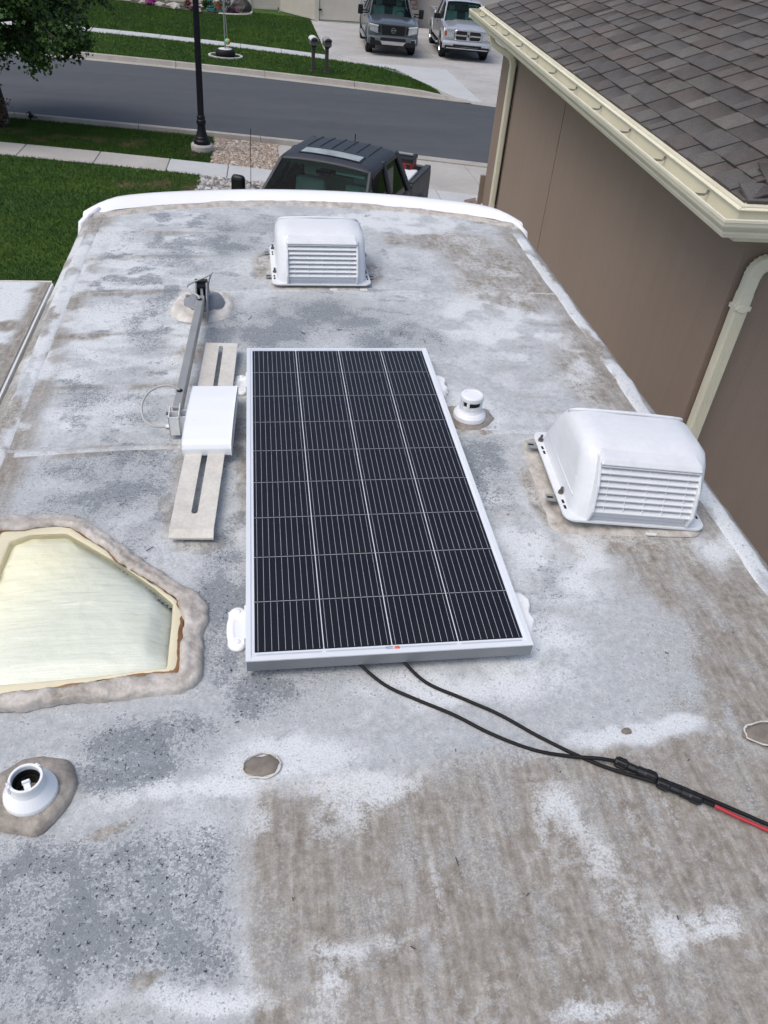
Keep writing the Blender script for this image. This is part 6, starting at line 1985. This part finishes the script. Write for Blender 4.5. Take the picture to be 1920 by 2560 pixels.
    if style == 'dark':
        for k in range(6):
            x = -.5 + .2 * k
            g = MB(); pts = [(x, y, rooff(x, y)[2] + .002) for y in (2.74, 2.80, 2.92, 3.1, 3.3, 3.46, 3.5)]
            g.tube(pts, [.004, .013, .014, .014, .014, .013, .004], 6).build('roof_rib', P, RO, smooth=True)
        sr = MB(); 
        sr.grid(lambda x, y: (x, y, rooff(x, y)[2] + .012), [-.47 + .094 * i for i in range(11)], [2.37, 2.42, 2.50, 2.58, 2.62])
        sr.build('sunroof_glass', M['sunroof'], RO, smooth=True)
        sr = MB()
        for (xa, xb_, ya, yb_) in ((-.50, .50, 2.335, 2.37), (-.50, .50, 2.62, 2.655), (-.50, -.47, 2.37, 2.62), (.47, .50, 2.37, 2.62)):
            sr.grid(lambda x, y: (x, y, rooff(x, y)[2] + .009), [xa + (xb_ - xa) * i / 8 for i in range(9)], [ya, yb_])
        sr.build('sunroof_seal', M['black'], RO)
        MB().tube([(.05, 3.45, 1.94), (.05, 3.45, 2.06)], .008, 6).build('roof_antenna', M['black'], RO)
        MB().tube([(-.80, 1.25, 1.2), (-.79, 1.25, 2.42)], .0045, 5).build('whip_antenna', M['black'], t)
    else:
        MB().lathe([(.05, 0), (.03, .04), (.005, .05)], 12, (.3, 2.4, 1.95)).build('roof_antenna', M['black'], RO)
    def pane(name, pts, mat, n=1):
        return MB().add(pts, [(0, 1, 2, 3)]).build(name, mat, t)
    # curved windscreen
    def wsf(x, k):
        xx = (A0[0] - .01) * (1 - k) + (A1[0] - .01) * k
        bow = .10 * (1 - x * x)
        return (x * xx, A0[1] + (A1[1] - A0[1]) * k - bow * (1 - .55 * k), A0[2] + (A1[2] - A0[2]) * k + .02)
    MB().grid(wsf, [i / 8 for i in range(-8, 9)], [i / 6 for i in range(7)]).build('windscreen', M['wglass'], t, smooth=True)
    MB().grid(lambda x, k: tuple(Vector(wsf(x, k)) + Vector((0, .004, -.004))), [i / 8 for i in range(-8, 9)], [.9, .95, 1.0]).build('shade_band', M['sglass'], t, smooth=True)
    for s_ in (-1, 1):
        pane('side_window', [(s_ * .935, 1.72, BZ), (s_ * .945, 2.70, BZ), (s_ * .735, 2.73, 1.87), (s_ * .715, 2.30, 1.86)][::s_], M['sglass'])
        pane('side_window', [(s_ * .948, 2.78, BZ), (s_ * .942, 3.70, BZ), (s_ * .715, 3.46, 1.86), (s_ * .733, 2.82, 1.87)][::s_], M['sglass'])
        MB().hexa([(s_ * .90, 1.5, BZ - .05), (s_ * .985, 1.5, BZ - .05), (s_ * .985, 3.8, BZ - .05), (s_ * .90, 3.8, BZ - .05), (s_ * .90, 1.62, BZ - .002), (s_ * .965, 1.62, BZ - .002), (s_ * .965, 3.79, BZ + .008), (s_ * .90, 3.79, BZ + .008)]).build('belt_trim', M['black'] if style != 'ram' else P, t)
        MB().hexa([(s_ * .86, 1.42, BZ - .06), (s_ * .97, 1.45, BZ - .06), (s_ * .97, 1.80, BZ - .06), (s_ * .86, 1.80, BZ - .06), (s_ * .86, 1.50, BZ - .01), (s_ * .955, 1.50, BZ - .01), (s_ * .94, 1.78, BZ + .02), (s_ * .90, 1.74, BZ + .02)]).build('mirror_base', P, t)
    pane('rear_window', [(-.86, 3.78, BZ), (-.70, 3.56, 1.86), (.70, 3.56, 1.86), (.86, 3.78, BZ)], M['sglass'])
    MB().box((0, 3.79, .95), (1.8, .04, .62)).build('cab_back', P, t)
    # interior
    MB().box((0, 2.5, .62), (1.78, 2.5, .06)).build('cabin_floor', M['dash'], t)
    MB().hexa([(-.86, 1.46, 1.0), (.86, 1.46, 1.0), (.86, 1.92, .95), (-.86, 1.92, .95), (-.86, 1.46, 1.225), (.86, 1.46, 1.225), (.86, 1.86, 1.20), (-.86, 1.86, 1.20)]).build('dashboard', M['dash'], t, bevel=(.03, 2))
    for sx in (-.42, .42):
        sm = MB(); sm.box((sx, 2.42, .80), (.54, .54, .22)); sm.box((sx, 2.70, 1.16), (.50, .15, .66), rx=R(-10))
        st = sm.build('seat', M['seat'], t, bevel=(.05, 2))
        MB().box((sx, 2.79, 1.60), (.27, .10, .20), rx=R(-8)).build('headrest', M['seat'], st, bevel=(.035, 2))
    MB().box((0, 3.45, 1.0), (1.6, .18, .75), rx=R(-10)).build('rear_seat', M['seat'], t, bevel=(.05, 2))
    MB().tube([(.42 + .19 * math.cos(2 * math.pi * k / 20), 2.02 + .07 * math.sin(2 * math.pi * k / 20), 1.22 + .175 * math.sin(2 * math.pi * k / 20)) for k in range(21)], .016, 6).build('steering_wheel', M['seat'] if style == 'dark' else M['black'], t)
    MB().box((.02, 2.06, 1.78), (.22, .03, .06)).build('inside_mirror', M['black'], t)
    MB().box((-.42, 2.30, 1.83), (.46, .16, .015), rx=R(8)).build('sun_visor', M['dash'], t)
    MB().box((.40, 2.26, 1.80), (.46, .16, .015), rx=R(30)).build('sun_visor', M['seat'], t)
    # bed
    MB().box((0, yb(4.85), .80), (1.80, 2.0 * kb, .05)).build('bed_floor', M['black'], t)
    for s_ in (-1, 1):
        MB().box((s_ * .87, yb(4.85), 1.04), (.06, 2.0 * kb, .52)).build('bed_liner', M['black'], t)
        MB().box((s_ * .935, yb(4.86), BZ + .072), (.10, 1.94 * kb, .02)).build('bed_rail', P if style != 'dark' else M['rail'], t, bevel=(.006, 1))
        MB().box((s_ * .93, yb(5.93), 1.02), (.08, .02, .34)).build('tail_light', pm('tail_lens', (.25, .01, .01), .2, var=.1), t)
    MB().box((0, yb(5.87), 1.0), (1.80, .07, .62)).build('tailgate', P, t, bevel=(.012, 1))
    MB().box((0, yb(5.96), .60), (1.9, .14, .16)).build('rear_bumper', M['chrome'], t, bevel=(.02, 1))
    MB().box((0, 2.65, .50), (1.1, 4.6, .14)).build('chassis', M['black'], t)
    rimm = M['chrome'] if style == 'ram' else pm('dark_rim', (.10, .10, .105), .35, metal=.7)
    for s_ in (-1, 1):
        for y in (1.0, RW): wheel(t, s_ * .865, y, .42, .27, rimm)
    # mirrors
    for s_ in (-1, 1):
        if style == 'dark':
            MB().tube([(s_ * .94, 1.62, 1.30), (s_ * 1.02, 1.60, 1.34), (s_ * 1.10, 1.58, 1.35)], .022, 8).build('mirror_arm', M['black'], t)
            mi = MB().box((s_ * 1.15, 1.58, 1.46), (.21, .13, .42)).build('mirror', M['black'], t, bevel=(.06, 3))
        elif style == 'titan':
            MB().box((s_ * 1.06, 1.66, 1.36), (.24, .05, .05)).build('mirror_arm', M['black'], t)
            MB().box((s_ * 1.06, 1.66, 1.28), (.24, .05, .05)).build('mirror_arm', M['black'], t)
            MB().box((s_ * 1.24, 1.64, 1.38), (.20, .12, .33)).build('mirror', M['black'], t, bevel=(.04, 2))
            MB().box((s_ * 1.10, 1.62, 1.315), (.10, .02, .05)).build('mirror_badge', M['chrome'], t)
        else:
            MB().box((s_ * 1.00, 1.70, 1.30), (.14, .06, .06)).build('mirror_arm', M['black'], t)
            MB().box((s_ * 1.14, 1.68, 1.36), (.25, .13, .19)).build('mirror', M['black'], t, bevel=(.04, 2))
    MB().tube([(-.5, 1.40, 1.255), (.15, 1.36, 1.275)], .008, 5).build('wiper', M['black'], t)
    MB().tube([(.2, 1.38, 1.262), (.72, 1.44, 1.265)], .008, 5).build('wiper', M['black'], t)
    return t
M['sunroof'] = pm('sunroof_glass', (.58, .58, .50), .12, metal=.6, var=.3, scale=3)
M['rail'] = pm('rail_cap', (.055, .058, .062), .7, var=.1)
_sl = math.atan(GY)
pk = pickup((-.22, 9.20, gz(-.22, 9.2)), R(-24.3), 1.0, pm('matt_charcoal', (.027, .031, .039), .52, var=.15, scale=5, fine=.1), 'dark charcoal pickup with a sunroof parked nose towards the trailer', 'dark')
pk.rotation_euler = (-math.atan(GY) * .9, math.atan(GX), R(-24.3))
t2 = pickup((5.40, 35.82, gz(5.4, 35.82)), R(-3), 1.05, car_paint('gunmetal_paint', (.115, .130, .138), .55, .32), 'gunmetal grey pickup with a black mesh grille across the street', 'titan')
t3 = pickup((8.62, 36.0, gz(8.62, 36.0)), R(-4.5), 1.05, car_paint('silver_paint', (.50, .515, .54), .45, .30), 'bright silver pickup with a four-hole chrome grille across the street', 'ram')
for q in (t2, t3): q.rotation_euler = (-_sl, math.atan(GX), q.rotation_euler.z)

# load in the dark pickup's bed
TM = pk.rotation_euler.to_matrix()
def in_bed(x, y, z): return Vector(pk.location) + TM @ Vector((x, y, z))
bx_ = empty('tool_box', in_bed(.62, 4.60, .92), R(-24), 'red and black tool box standing in the dark pickup bed', 'tool box')
rm = pm('red_tool_plastic', (.22, .008, .012), .4, var=.2, scale=14)
MB().box((0, 0, .30), (.40, .36, .60)).build('case', rm, bx_, bevel=(.03, 2))
MB().box((0, 0, .635), (.42, .38, .07)).build('lid', M['black'], bx_, bevel=(.02, 2))
MB().box((0, 0, .69), (.34, .06, .04)).build('handle', M['grey_plastic'], bx_, bevel=(.01, 1))
MB().box((-.06, -.183, .36), (.07, .008, .09)).build('badge', pm('pale_badge', (.6, .55, .5), .5), bx_)
for s_ in (-.17, .17): MB().box((s_ * .8, -.185, .50), (.07, .02, .14)).build('latch', M['black'], bx_)
cb = empty('cooler_box', in_bed(.64, 4.16, .90), R(-24), 'white lidded box between the red tool box and the pickup cab', 'box')
MB().box((0, 0, .22), (.50, .60, .44), taper=1.05).build('case', M['gloss_white'], cb, bevel=(.02, 2))
MB().box((0, 0, .47), (.56, .66, .06)).build('lid', M['gloss_white'], cb, bevel=(.02, 2))
